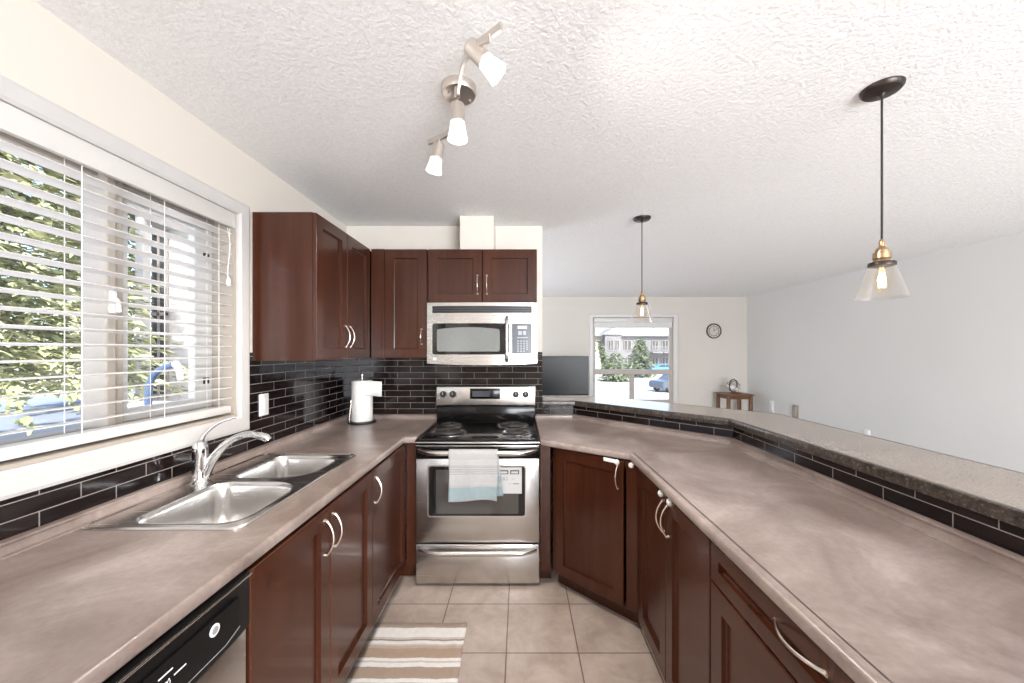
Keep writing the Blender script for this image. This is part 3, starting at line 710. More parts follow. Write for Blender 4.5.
# card on the oven window
cx0, cx1, cz0, cz1 = (498.6-520)/372*2.285, (521.8-520)/372*2.285, CZ-(493.6-351)/372*2.285, CZ-(467.4-351)/372*2.285
cd = thing('paper_card', 'small white printed card stuck on the oven window beside the towel', 'card', ((cx0+cx1)/2, 2.285, cz0))
yc = 2.2855
m = MB(); m.box(cx0, cx1, yc, yc+.001, cz0, cz1); L(m.build('sheet', M['card'], cd, smooth=False))
W = cx1-cx0; H = cz1-cz0; X = lambda t: cx0+W*t; Z = lambda t: cz0+H*t
def pr(mat, *bs):
    m = MB()
    for a, b_, c_, d_ in bs: m.box(X(a), X(b_), yc-.0006, yc+.0002, Z(c_), Z(d_))
    L(m.build('print_mark', mat, cd, smooth=False))
pr(M['ink'], (.02, .42, .85, .89), (.02, .42, .74, .765), (.02, .06, .74, .89), (.38, .42, .74, .89))
pr(M['ink'], (.50, .88, .85, .89), (.50, .88, .74, .765), (.84, .88, .74, .89), (.50, .54, .74, .89))
pr(M['ink'], (.64, .88, .36, .385)); pr(M['inkgrey'], (.56, .72, .55, .565)); pr(M['inkgrey'], (.45, .64, .368, .38))
L(text_mb('S&S', .032, T(X(.23), yc-.0003, Z(.56)) @ R(PI/2, 'X')).build('print_word', M['inkgrey'], cd, smooth=False))
# towel over the oven handle
tw = NM('tmp'); bpy.data.materials.remove(tw.m)
wht = (.46, .45, .44); gry = (.33, .31, .31); aqua = (.29, .365, .385); wh2 = (.42, .41, .40)
M['towel'] = cloth('striped_towel', [(0, aqua), (.10, wh2), (.14, aqua), (.20, wht), (.44, wh2), (.60, wht), (.6601, gry), (.666, wht), (.674, gry), (.680, wht), (.692, gry), (.700, wh2), (.716, gry), (.724, wht), (.738, gry), (.744, wht), (.85, wh2), (.87, aqua), (.985, wht)])
def towel():
    zc = .838; yc_ = 2.240; R_ = .022; front = .278; back = .26; hw = .146; x_c = (473-520)/372*2.22
    tot = front+back+PI*R_; n = 46; nx = 26; b = bmesh.new(); uv = b.loops.layers.uv.new(); G = []; U = []
    for i in range(n+1):
        s_ = tot*i/n; row = []
        for j in range(nx+1):
            t = j/nx-.5; x = x_c+t*2*hw
            if s_ < back:
                d = back-s_; y = yc_+R_+.003*math.sin(j*.5); zz = zc-d*(1+.06*t); x += .034*(d/back)
            elif s_ < back+PI*R_:
                a = (s_-back)/R_; y = yc_+R_*math.cos(a); zz = zc+R_*math.sin(a)
            else:
                d = s_-back-PI*R_; k = d/front
                y = yc_-R_-.006*k*math.sin(t*9+1)-.004*k; zz = zc-d*(1-.03*math.sin(t*6+.5)*k); x += .003*math.sin(k*4)
                x = x_c+(x-x_c)*(1-.012*k)
            row.append(b.verts.new((x, y, zz)))
        G.append(row); U.append(s_/tot)
    for i in range(n):
        for j in range(nx):
            f = b.faces.new((G[i][j], G[i][j+1], G[i+1][j+1], G[i+1][j]))
            for l, q in zip(f.loops, ((j/nx, U[i]), ((j+1)/nx, U[i]), ((j+1)/nx, U[i+1]), (j/nx, U[i+1]))): l[uv].uv = q
    m = MB(); m.bm.free(); m.bm = b; o = m.build('dish_towel', M['towel'], ang=60)
    md = o.modifiers.new('thickness', 'SOLIDIFY'); md.thickness = .004; md.offset = 0
    return o
tag(towel(), 'white dish towel with grey stripes and an aqua end hung over the oven handle', 'towel')

# ------------------------------------------------------------------ microwave
mw = thing('microwave', 'stainless over-the-range microwave mounted under the short cabinet', 'microwave', (RC, 2.6, 1.385))
def mp_(m, name, mat, par=None, **k):
    o = m.build(name, mat, par or mw, **k); o.data.transform(Matrix.Translation(mw.location).inverted()); return o
MX0, MX1 = -.6385, .1165; hwid = (MX1-MX0)/2; mc = (MX0+MX1)/2
ya = lambda x: 2.535+.020*((x-mc)/hwid)**2
def xz(u): return (u-520)/372*2.54
def zz_(v_): return CZ-(v_-351)/372*2.54
ux = lambda a, b_, n=16: [a+(b_-a)*k/n for k in range(n+1)]
m = MB(); m.box(MX0, MX1, 2.575, 2.935, 1.385, 1.7855, .004); mp_(m, 'case', M['blackm'], smooth=False)
zt_, zm = 1.784, zz_(315.2)
m = MB(); m.strip(ux(MX0, MX1, 24), lambda x: zm+.001, lambda x: zt_, ya, .03); vg = mp_(m, 'vent_panel', M['steel_soft'])
m = MB()
m.strip(ux(xz(432), xz(532)), lambda x: zz_(312.9), lambda x: zz_(306), lambda x: ya(x)-.002, .004); mp_(m, 'vent_grille', M['blackm'], vg)
m = MB()
for q_ in (308.2, 310.6): m.strip(ux(xz(433), xz(531)), lambda x: zz_(q_)-.002, lambda x: zz_(q_)+.002, lambda x: ya(x)-.004, .003)
mp_(m, 'vent_louvres', M['keypad'], vg)
xs_ = xz(511.4); zbot = lambda x: zz_(363.4)-.012*(1-((x-mc)/hwid)**2)
m = MB(); m.strip(ux(MX0, xs_-.001, 24), zbot, lambda x: zm, ya, .03); md_ = mp_(m, 'door', M['steel_soft'])
m = MB(); m.strip(ux(xs_+.001, MX1, 10), zbot, lambda x: zm, ya, .03); cpn = mp_(m, 'control_panel', M['steel_soft'])
def rounded(x0, x1, z0, z1, r, top=0.0):
    def hi(x):
        d = min(x-x0, x1-x); t = top*(1-((x-(x0+x1)/2)/((x1-x0)/2))**2)
        return z1+t-(r-math.sqrt(max(0, r*r-(r-min(d, r))**2)))
    def lo(x):
        d = min(x-x0, x1-x); return z0+(r-math.sqrt(max(0, r*r-(r-min(d, r))**2)))
    return lo, hi
def rxs(x0, x1, r): return [x0, x0+r*.15, x0+r*.5]+ux(x0+r, x1-r, 14)+[x1-r*.5, x1-r*.15, x1]
x0, x1 = xz(432), xz(509.5); lo, hi = rounded(x0, x1, zz_(354.5), zz_(323.3), .014)
m = MB(); m.strip(rxs(x0, x1, .014), lo, hi, lambda x: ya(x)-.002, .004); wf = mp_(m, 'window_border', M['darkglass'], md_)
x0, x1 = xz(436.8), xz(499.8); lo, hi = rounded(x0, x1, zz_(351.5), zz_(329.3), .012, .014)
m = MB(); m.strip(rxs(x0, x1, .012), lo, hi, lambda x: ya(x)-.004, .004); mp_(m, 'window_screen', M['mwpane'], md_)
hx = xz(507); m = MB(); pts = curve([(hx, ya(hx)-.002, zz_(317.5)), (hx, ya(hx)-.03, zz_(321)), (hx, ya(hx)-.036, zz_(339)), (hx, ya(hx)-.03, zz_(358)), (hx, ya(hx)-.002, zz_(361))], 6)
m.tube(pts, .012, 10); mp_(m, 'handle', M['steel_soft'], md_)
x0, x1 = xz(512), xz(531.7); lo, hi = rounded(x0, x1, zz_(353.8), zz_(323.3), .010)
m = MB(); m.strip(rxs(x0, x1, .010), lo, hi, lambda x: ya(x)-.002, .004); mp_(m, 'keypad', M['keypad'], cpn)
m = MB(); yk = ya(xz(522))-.0045
m.box(xz(517.6), xz(527), yk, yk+.003, zz_(328.8), zz_(325.8)); mp_(m, 'display', M['display'], cpn, smooth=False)
m = MB()
m.box(xz(518.2), xz(522), yk, yk+.003, zz_(335), zz_(331)); m.box(xz(523), xz(526), yk, yk+.003, zz_(335), zz_(331)); m.box(xz(516.5), xz(528), yk, yk+.003, zz_(338), zz_(337.2))
for r_ in range(5):
    for c_ in range(3):
        u = 517.3+c_*3; v_ = 340.6+r_*2.5; m.box(xz(u), xz(u+1.5), yk, yk+.003, zz_(v_+1), zz_(v_))
    m.box(xz(526), xz(528), yk, yk+.003, zz_(341.4+r_*2.1), zz_(340.6+r_*2.1))
mp_(m, 'key_print', M['key'], cpn, smooth=False)
m = MB(); m.box(xz(432.5), xz(436), ya(xz(434))-.003, ya(xz(434))+.002, zz_(360.5), zz_(357.5), .001); mp_(m, 'badge', M['display'], md_)

# ------------------------------------------------------------------ things on the counter and the tile
ptx, pty = -1.188, 2.80
pt = thing('paper_towel_holder', 'black round paper towel stand with a steel rod in the corner', 'paper towel holder', (ptx, pty, CT+.0005))
m = MB(); m.lathe([(.098, 0), (.10, .004), (.098, .011), (.05, .0135), (.01, .0135)], None, 36); m.build('base', M['blackm'], pt)
m = MB(); m.lathe([(.006, .013), (.006, .345), (.011, .35), (.012, .362), (.008, .372), (.003, .374)], None, 14); m.build('rod', M['nickel'], pt)
m = MB(); m.tube(curve([(-.090, -.012, .012), (-.088, -.012, .06), (-.079, -.010, .14), (-.080, -.010, .17)]), .0045, 8); m.build('tension_arm', M['nickel'], pt)
ro = thing('paper_towel_roll', 'white paper towel roll on the stand with a loose sheet end', 'paper towel', (ptx, pty, CT+.0155))
m = MB(); m.lathe([(.021, 0), (.0735, 0), (.075, .004), (.075, .298), (.073, .302), (.021, .302)], None, 40, cap=False); m.lathe([(.021, 0), (.021, .302)], None, 24, cap=False); m.build('roll', M['paper'], ro, ang=50)
m = MB(); b = bmesh.new(); g_ = []
for i in range(9):
    t = i/8; a = PI*.5+.35-(.9)*t if False else 0
    x = .045+.105*t; y = -.061+.055*t+.012*math.sin(t*PI); g_.append([b.verts.new((x, y, zq)) for zq in (.185+.004*math.sin(t*5), .24, .295+.003*math.sin(t*4))])
for i in range(8):
    for k in range(2): b.faces.new((g_[i][k], g_[i+1][k], g_[i+1][k+1], g_[i][k+1]))
m._merge(b); o = m.build('loose_sheet', M['paper'], ro); md = o.modifiers.new('t', 'SOLIDIFY'); md.thickness = .0012
pl_ = thing('wall_plate', 'white switch plate on the black tile between window and cabinet', 'wall plate', (XL+.0045, 1.977, 1.168), RL)
m = MB(); m.box(-.036, .036, -.006, 0, -.058, .058, .003); m.build('plate', M['white'], pl_)
m = MB(); m.box(-.017, .017, -.009, -.005, -.034, .034, .002); m.build('rocker', M['white'], pl_)

# ------------------------------------------------------------------ ceiling track light
tl = thing('track_light', 'satin nickel three-head spotlight bar on the kitchen ceiling', 'ceiling light', (-.228, 1.392, ZC))
m = MB(); m.lathe([(.065, 0), (.065, -.020), (.060, -.030), (.03, -.034), (.012, -.036)], None, 36); 
for a in (.6, .6+PI): m.lathe([(.006, -.030), (.006, -.038), (.003, -.041)], T(.045*math.cos(a), .045*math.sin(a), 0), 10)
cnp = m.build('canopy', M['nickel_l'], tl)
ZB = -.075; org = Vector((-.228, 1.392, ZC))
path = [(-.052, 1.045), (-.092, 1.078), (-.135, 1.115), (-.178, 1.175), (-.205, 1.26), (-.226, 1.345), (-.245, 1.44), (-.285, 1.535), (-.335, 1.585), (-.40, 1.625)]
pts = [Vector((x, y, ZC+ZB))-org for x, y in curve([(a, b_, 0) for a, b_ in path], 5) for _ in [0]] if False else [Vector((p.x, p.y, ZC+ZB))-org for p in curve([(a, b_, 0) for a, b_ in path], 5)]
m = MB(); b = bmesh.new(); rows = []
for i, p in enumerate(pts):
    t = (pts[min(i+1, len(pts)-1)]-pts[max(i-1, 0)]).normalized(); s_ = Vector((-t.y, t.x, 0)); u = Vector((0, 0, 1))
    rows.append([b.verts.new(p+s_*a+u*c_) for a, c_ in ((-.0045, -.011), (.0045, -.011), (.0045, .011), (-.0045, .011))])
for i in range(len(rows)-1):
    for k in range(4): b.faces.new((rows[i][k], rows[i][(k+1) % 4], rows[i+1][(k+1) % 4], rows[i+1][k]))
b.faces.new(rows[0]); b.faces.new(rows[-1][::-1]); bmesh.ops.recalc_face_normals(b, faces=b.faces); m._merge(b)
m.lathe([(.011, -.034), (.011, -.075)], T(.0, -.045, 0), 14)
m.build('rail', M['nickel_l'], tl)
def head(px, py, axis, sc, mountd):
    """axis: unit direction the lamp points"""
    top = Vector((px, py, ZC+ZB-.012))-org; ax = Vector(axis).normalized()
    rot = Vector((0, 0, -1)).rotation_difference(ax).to_matrix().to_4x4()
    base = top+Vector(mountd)
    Mx = Matrix.Translation(base) @ rot
    m = MB(); m.lathe([(.010, 0), (.024, -.004), (.026, -.012), (.0265, -.062), (.028, -.066), (.027, -.070)], Mx @ Matrix.Scale(sc, 4), 24)
    m.tube([top+Vector((0, 0, .01)), top+Vector((0, 0, -.006)), base+ax*.012*sc], .006, 8)
    h = m.build('lamp_head', M['nickel_l'], tl)
    m = MB(); m.lathe([(.0265, -.068), (.028, -.085), (.033, -.112), (.037, -.130), (.0355, -.130), (.031, -.112), (.026, -.085), (.025, -.07)], Mx @ Matrix.Scale(sc, 4), 28, cap=False); m.build('glass_shade', M['frost'], h)
    m = MB(); m.lathe([(.003, -.075), (.018, -.085), (.026, -.108), (.024, -.120), (.010, -.126), (.002, -.127)], Mx @ Matrix.Scale(sc, 4), 20); m.build('bulb', M['frost_on'], h)
    l = bpy.data.lights.new('lamp_light', 'SPOT'); l.energy = 26; l.color = (1, .94, .87); l.spot_size = math.radians(140); l.spot_blend = .8; l.shadow_soft_size = .012
    lo_ = bpy.data.objects.new('lamp_light', l); COL.objects.link(lo_); lo_.location = org+base+ax*.131*sc
    lo_.rotation_euler = Vector((0, 0, -1)).rotation_difference(ax).to_euler()
head(-.085, 1.072, (.70, .12, -.62), .95, (-.072, .045, .022))
head(-.2255, 1.343, (.0, .02, -1), 1.0, (0, 0, -.006))
head(-.345, 1.591, (-.22, .10, -.97), .95, (0, 0, -.01))

# ------------------------------------------------------------------ pendants
def pendant(label, x, y, zb, rb, rt, hh, gl):
    p = thing('pendant_lamp', label, 'pendant lamp', (x, y, ZC), 0, gl)
    zt = zb+hh-ZC; zb = zb-ZC
    m = MB(); m.lathe([(.064, 0), (.063, -.008), (.055, -.017), (.012, -.024), (.006, -.034)], None, 32); m.build('canopy', M['bronze'], p)
    m = MB(); m.tube([(0, 0, -.03), (0, 0, zt+.085)], .0036, 8); m.build('cord', M['cord'], p)
    m = MB(); m.lathe([(.006, zt+.095), (.009, zt+.085), (.008, zt+.07), (.017, zt+.06), (.020, zt+.052), (.020, zt+.048), (.026, zt+.045), (.027, zt+.022), (.024, zt+.018), (.026, zt+.012)], None, 24); so = m.build('socket', M['brass'], p)
    m = MB(); m.lathe([(.026, zt+.012), (rt+.003, zt+.008), (rt+.005, zt), (rt+.004, zt-.006), (.02, zt-.004)], None, 32); m.build('collar', M['bronze'], so)
    m = MB(); m.lathe([(rt, zt-.002), (rt+.004, zt-.010), (rb, zb), (rb-.002, zb+.0005), (rt+.0015, zt-.010), (rt-.002, zt-.003)], None, 40, cap=False); m.build('glass_shade', M['shade'], p)
    m = MB(); m.lathe([(.012, zt-.006), (.014, zt-.022), (.024, zt-.05), (.027, zt-.068), (.022, zt-.09), (.008, zt-.10), (.001, zt-.101)], None, 24, cap=False); bu = m.build('bulb', M['bulbglass'], p)
    m = MB()
    for k in range(4):
        a = k*PI/2+.4; m.tube([(.004*math.cos(a), .004*math.sin(a), zt-.03), (.011*math.cos(a), .011*math.sin(a), zt-.055), (.008*math.cos(a), .008*math.sin(a), zt-.085)], .0016, 6)
    m.build('filament', M['filament'], bu)
pendant('clear glass cone pendant over the bar, the nearer and larger-looking one at right', 1.358, 1.396, 1.652, .078, .036, .125, 'pendant lamps over the bar')
pendant('clear glass cone pendant over the bar corner, in front of the living room window', .905, 2.76, 1.668, .082, .037, .135, 'pendant lamps over the bar')

# ------------------------------------------------------------------ rug
bands = []; tan = (.50, .40, .32); tan2 = (.40, .30, .23); wh = (.80, .77, .73); br2 = (.43, .31, .23); lg = (.60, .54, .48)
vv = [(624, tan), (629, wh), (638.5, lg), (640.5, (.34, .26, .21)), (642, wh), (645, lg), (647, tan), (649.5, br2), (659, wh), (662.5, lg), (664, wh), (668.5, tan2), (680, wh), (684, lg), (690, br2), (702, wh), (712, tan2), (724, wh)]
RY1, RY0 = fy(624)-.004, 1.12
stops = sorted([((fy(v_)-RY0)/(RY1-RY0), i) for i, (v_, c_) in enumerate(vv)])
st2 = []
for p, i in stops: st2.append((p, vv[i][1]))
# constant ramp: colour i holds from stop i upward, so shift each band's colour to its lower edge
lows = [(0.0, vv[-1][1])]+[((fy(vv[i][0])-RY0)/(RY1-RY0), vv[i-1][1]) for i in range(len(vv)-1, 0, -1)]
M['rug'] = cloth('striped_rug', lows, .95, 300)
m = MB(); b = m.bm; uv = b.loops.layers.uv.new(); nx, ny = 14, 24; G = []
for i in range(ny+1):
    t = i/ny; xl, xr = -.763+.0*t, -.262-.020*t
    G.append([b.verts.new((xl+(xr-xl)*j/nx+.002*math.sin(i*.9), RY0+(RY1-RY0)*t+.002*math.sin(j), .009)) for j in range(nx+1)])
for i in range(ny):
    for j in range(nx):
        f = b.faces.new((G[i][j], G[i][j+1], G[i+1][j+1], G[i+1][j]))
        for l_, q_ in zip(f.loops, ((j/nx, i/ny), ((j+1)/nx, i/ny), ((j+1)/nx, (i+1)/ny), (j/nx, (i+1)/ny))): l_[uv].uv = q_
o = m.build('floor_rug', M['rug']); md = o.modifiers.new('t', 'SOLIDIFY'); md.thickness = .007; md.offset = -1
tag(o, 'cream and tan striped rug on the floor tiles before the sink cabinet', 'rug')

# ------------------------------------------------------------------ living room things
TY = 6.15
tv = thing('television', 'flat black television beyond the bar, left of the living room window', 'television', (.62, TY, .60))
tx0, tx1, tz0, tz1 = -.02, (588.7-520)/372*TY, CZ-(395.5-351)/372*TY, CZ-(356.3-351)/372*TY
m = MB(); m.box(tx0, tx1, TY, TY+.045, tz0, tz1, .006); L(m.build('bezel', M['blackm'], tv))
m = MB(); m.box(tx0+.012, tx1-.012, TY-.003, TY, tz0+.022, tz1-.012); L(m.build('screen', M['screen'], tv, smooth=False))
m = MB(); m.box(.42, .82, TY-.06, TY+.14, .601, .612, .003); m.box(.58, .66, TY+.02, TY+.045, .61, tz0+.05, .003); L(m.build('stand', M['silver'], tv))
mcn = thing('media_console', 'low grey wooden media console under the television behind the bar', 'console', (.62, 6.22, 0))
m = MB(); m.box(-.15, 1.24, 5.98, 6.46, .57, .60, .004); L(m.build('top', M['console_wood'], mcn))
m = MB(); m.box(-.13, 1.22, 6.0, 6.44, .08, .57); L(m.build('carcass', M['console_wood'], mcn, smooth=False))
for k in range(3):
    m = MB(); x = -.12+.45*k; m.box(x, x+.43, 5.985, 5.999, .10, .56, .003); L(m.build('door', M['console_wood'], mcn))
for x in (-.08, 1.17):
    for y in (6.04, 6.40): m = MB(); m.box(x-.025, x+.025, y-.025, y+.025, 0, .08); L(m.build('leg', M['console_wood'], mcn, smooth=False))
ck_ = thing('wall_clock', 'small round wall clock high on the living room far wall', 'clock', ((713.5-520)/372*YF, YF-.001, CZ+(351-331)/372*YF))
m = MB(); m.lathe([(.128, 0), (.137, .006), (.137, .024), (.130, .030), (.121, .026), (.119, .012)], R(PI/2, 'X'), 40, cap=False); m.build('rim', M['bronze'], ck_)
m = MB(); m.lathe([(.122, .002), (.122, .012)], R(PI/2, 'X'), 40); fc = m.build('face', M['clockface'], ck_)
m = MB()
for k in range(12): m = MB(); m.box(-.004, .004, -.0135, -.012, .092, .112, M=R(k*PI/6, 'Y')); m.build('hour_mark', M['bronze'], fc, smooth=False)
m = MB(); m.lathe([(.088, .012), (.088, .015), (.082, .015), (.082, .012)], R(PI/2, 'X'), 32, cap=False); m.build('inner_ring', M['bronze'], fc)
m = MB(); m.box(-.004, .004, -.016, -.0145, -.01, .06); m.build('hour_hand', M['ink'], fc, smooth=False)
m = MB(); m.box(-.003, .003, -.0185, -.017, -.01, .085, M=R(.9, 'Y')); m.build('minute_hand', M['ink'], fc, smooth=False)
stb = thing('side_table', 'small brown wooden side table in the far living room corner', 'side table', (3.71, 6.42, 0))
m = MB(); m.box(3.475, 3.935, 6.24, 6.64, .70, .722, .004); L(m.build('tabletop', M['table_wood'], stb))
m = MB(); m.box(3.52, 3.89, 6.275, 6.605, .635, .70); L(m.build('apron', M['table_wood'], stb, smooth=False))
for x in (3.518, 3.892):
    for y in (6.275, 6.605):
        m = MB(); m.box(x-.024, x+.024, y-.024, y+.024, 0, .70, .002); L(m.build('leg', M['table_wood'], stb))
gx, gy = 3.68, 6.42
gl = thing('globe_ornament', 'small wire ring globe ornament on a wooden base on the side table', 'ornament', (gx, gy, .7225))
m = MB(); m.box(-.03, .13, -.05, .05, 0, .014, .003); m.box(.01, .09, -.03, .03, .014, .026, .003); m.build('base', M['table_wood'], gl)
m = MB()
rr_ = .108; cz_ = .026+rr_
def ring(rad, ax, th=.006, ce=(0, 0, cz_)):
    Mx = T(*ce) @ ax; return [Mx @ Vector((rad*math.cos(2*PI*k/28), rad*math.sin(2*PI*k/28), 0)) for k in range(28)]
m.tube(ring(rr_, R(PI/2, 'X') @ R(.5, 'Y')), .0085, 8, loop=True); m.build('outer_ring', M['bronze'], gl)
m = MB(); m.tube(ring(rr_*.97, R(.5, 'Y')), .004, 8, loop=True); m.tube(ring(rr_*.8, R(.5, 'Y'), ce=(.028, 0, cz_+.045)), .004, 8, loop=True); m.tube(ring(rr_*.95, R(PI/2, 'Y') @ R(.5, 'Y')), .004, 8, loop=True); m.build('wire_rings', M['bronze'], gl)
m = MB(); m.lathe([(.002, -.095), (.055, -.078), (.085, -.048), (.093, -.022), (.09, -.022), (.076, -.048), (.05, -.07), (.002, -.088)], T(-.005, 0, cz_) @ R(.35, 'Y'), 24, cap=False); m.build('bowl', M['white'], gl)
def wplate(name, label, y, z, wy, hz, mat, cat='wall plate'):
    p = thing(name, label, cat, (XR-.0005, y, z), -PI/2)
    m = MB(); m.box(-wy/2, wy/2, -.009, 0, -hz/2, hz/2, .003); m.build('plate', mat, p)
    return p
p = wplate('wall_plate', 'white plate low on the right wall, first right of the side table', 6.13, .54, .10, .19, M['white'])
m = MB(); m.box(-.02, .02, -.012, -.008, -.05, .05, .002); m.build('insert', M['white'], p)
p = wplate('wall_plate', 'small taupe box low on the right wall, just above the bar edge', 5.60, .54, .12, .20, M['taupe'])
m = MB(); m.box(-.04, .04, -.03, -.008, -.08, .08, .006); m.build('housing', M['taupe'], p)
p = wplate('power_outlet', 'white power outlet low on the bare stretch of the right wall', 4.44, .455, .075, .12, M['white'], 'outlet')
m = MB(); m.box(-.017, .017, -.0115, -.008, .008, .04, .003); m.box(-.017, .017, -.0115, -.008, -.04, -.008, .003); m.build('socket', M['white'], p)

# ------------------------------------------------------------------ outdoors
M['snow'] = plain('snowy_ground', (.43, .415, .405), .9, var=.12, vs=.6)
M['asphalt'] = plain('blue_grey_asphalt', (.20, .23, .28), .8, var=.1, vs=2)
M['aptr'] = plain('light_grey_roof_trim', (.20, .195, .19), .7)
M['siding'] = plain('pale_house_siding', (.50, .485, .465), .7, var=.04)
M['sidingd'] = plain('taupe_house_siding', (.30, .27, .25), .7, var=.05)
M['apt'] = plain('grey_apartment_siding', (.15, .147, .15), .7, var=.05)
M['roof'] = plain('dark_shingles', (.13, .115, .11), .9, var=.2, vs=6)
M['bark'] = plain('tree_bark', (.20, .15, .11), .9, var=.2)
M['stone'] = plain('pale_stone_blocks', (.62, .59, .55), .85, var=.15, vs=5)
M['blue'] = plain('blue_plastic', (.065, .105, .19), .35, var=.03)
M['greypl'] = plain('grey_plastic', (.45, .45, .46), .4, var=.03)
M['wing'] = plain('dark_house_window', (.05, .055, .06), .1, var=.05)
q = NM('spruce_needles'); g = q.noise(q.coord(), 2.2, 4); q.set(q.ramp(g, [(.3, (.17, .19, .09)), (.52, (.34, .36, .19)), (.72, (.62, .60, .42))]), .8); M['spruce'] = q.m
q = NM('shrub_leaves'); g = q.noise(q.coord(), 1.2, 4); q.set(q.ramp(g, [(.3, (.07, .10, .05)), (.55, (.14, .18, .09)), (.75, (.30, .31, .19))]), .8); M['leaf'] = q.m
GZ = -2.05
m = MB(); m.box(-4, 90, 7.1, 140, GZ-.3, GZ); struct(m.build('street_ground', M['snow'], smooth=False))
m = MB(); m.box(-60, XL-TH-.005, -12, 60, -.8, -.5); struct(m.build('yard_ground', M['snow'], smooth=False))
m = MB(); m.box(-20, -12.6, -10, 50, -.5, -.488); struct(m.build('road', M['asphalt'], smooth=False))
def spruce(label, x, y, z, h, r, n_tier, seed, mat='spruce', leaf=.22, per=16, shrink=.85, low=.06):
    rnd = random.Random(seed); t = thing('spruce_tree', label, 'tree', (x, y, z))
    m = MB(); m.lathe([(.02*h, 0), (.015*h, h*.4), (.004*h, h*.98), (.001, h)], None, 10); m.build('trunk', M['bark'], t)
    b = bmesh.new()
    for i in range(n_tier):
        f = (i+.5)/n_tier; zc = h*(low+(.98-low)*f); rad = r*(1-f)**shrink+.05
        nb = max(5, int(13*(1-f)+4))
        for k in range(nb):
            a = 2*PI*(k+rnd.random())/nb; ln = rad*(.75+.4*rnd.random())
            for q_ in range(per):
                s_ = (q_+rnd.random())/per; d = ln*(.12+.9*s_)
                c = Vector((math.cos(a)*d, math.sin(a)*d, zc-.22*d*s_+rnd.gauss(0, .03*r)))
                dr_ = Vector((math.cos(a+rnd.gauss(0, .7)), math.sin(a+rnd.gauss(0, .7)), -.3+rnd.gauss(0, .2))).normalized()
                sd = dr_.cross(Vector((rnd.gauss(0, .4), rnd.gauss(0, .4), 1))).normalized()
                L_ = leaf*(.7+.7*rnd.random()); w_ = L_*.22
                b.faces.new([b.verts.new(p) for p in (c-dr_*L_*.3, c+sd*w_, c+dr_*L_, c-sd*w_)])
    m = MB(); m._merge(b); m.build('foliage', M[mat], t, smooth=False)
    return t
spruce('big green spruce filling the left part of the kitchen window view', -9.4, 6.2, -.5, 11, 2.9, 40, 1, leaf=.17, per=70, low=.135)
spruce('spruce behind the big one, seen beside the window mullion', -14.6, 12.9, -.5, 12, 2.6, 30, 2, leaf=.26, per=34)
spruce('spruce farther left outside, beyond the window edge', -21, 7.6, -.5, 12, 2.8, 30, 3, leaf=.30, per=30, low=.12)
# neighbour house through the casement
ho = thing('neighbour_house', 'pale neighbouring house with a corner post seen through the kitchen casement', 'house', (-8, 11, -.5))
m = MB(); m.box(-9.9, -4.0, 10.0, 16, -.5, 5.0)
for k in range(26): m.box(-9.40, -4, 9.985, 10.0, -.3+k*.2, -.115+k*.2)
L(m.build('wall', M['siding'], ho, smooth=False))
m = MB(); m.box(-9.95, -9.75, 9.62, 9.82, -.5, 5.1); L(m.build('porch_post', M['siding'], ho, smooth=False))
m = MB(); m.box(-9.86, -9.46, 9.96, 9.99, .3, 4.6); wn = L(m.build('window', M['wing'], ho, smooth=False))
m = MB(); m.box(-9.69, -9.64, 9.93, 9.97, .2, 4.7); m.box(-9.48, -9.42, 9.93, 9.97, .2, 4.7); m.box(-9.88, -9.42, 9.93, 9.97, 2.4, 2.48); fr_ = m.build('window_trim', M['sidingd'], wn, smooth=False); fr_.data.transform(Matrix.Translation(ho.location).inverted())
m = MB(); m.box(-10.4, -3.6, 9.55, 16.4, 5.0, 5.3); m.prism([(9.55, 5.3), (16.4, 5.3), (12.3, 7.6)], -10.4, -3.6, M=Matrix(((0, 0, 1, 0), (1, 0, 0, 0), (0, 1, 0, 0), (0, 0, 0, 1)))); L(m.build('roof', M['roof'], ho, smooth=False))
sw = thing('stone_wall', 'low wall of pale stone blocks in the yard below the window', 'wall', (-6, 6.4, -.5))
m = MB()
rnd = random.Random(5)
for r_ in range(3):
    for k in range(9):
        x = -7.3+k*.42+(r_ % 2)*.2; m.box(x+.01, x+.40, 6.25+rnd.random()*.04, 6.6, -.5+r_*.33, -.5+r_*.33+.315, .02)
L(m.build('blocks', M['stone'], sw))
m = MB(); m.box(-7.35, -3.6, 6.2, 6.65, .49, .56, .015); L(m.build('cap', M['stone'], sw))
bp = thing('bent_pipe', 'blue bent pipe handle with a grey end standing outside the casement', 'pipe', (-2.60, 2.6, -.5))
P_ = lambda u, v_: ((u-520)/372*2.6+2.60, 0, CZ-(v_-351)/372*2.6+.5)
m = MB(); lowp = P_(148, 417); m.tube([(lowp[0], 0, 0), lowp]+curve([P_(148.5, 392), P_(150, 383), P_(155, 374), P_(163, 368.5), P_(174, 364.5)]), .022, 12); m.build('pipe', M['blue'], bp)
m = MB(); m.tube(curve([P_(173, 365), P_(177, 365.5), P_(179, 370), P_(181, 380)]), .02, 12); m.build('end_grip', M['greypl'], bp)
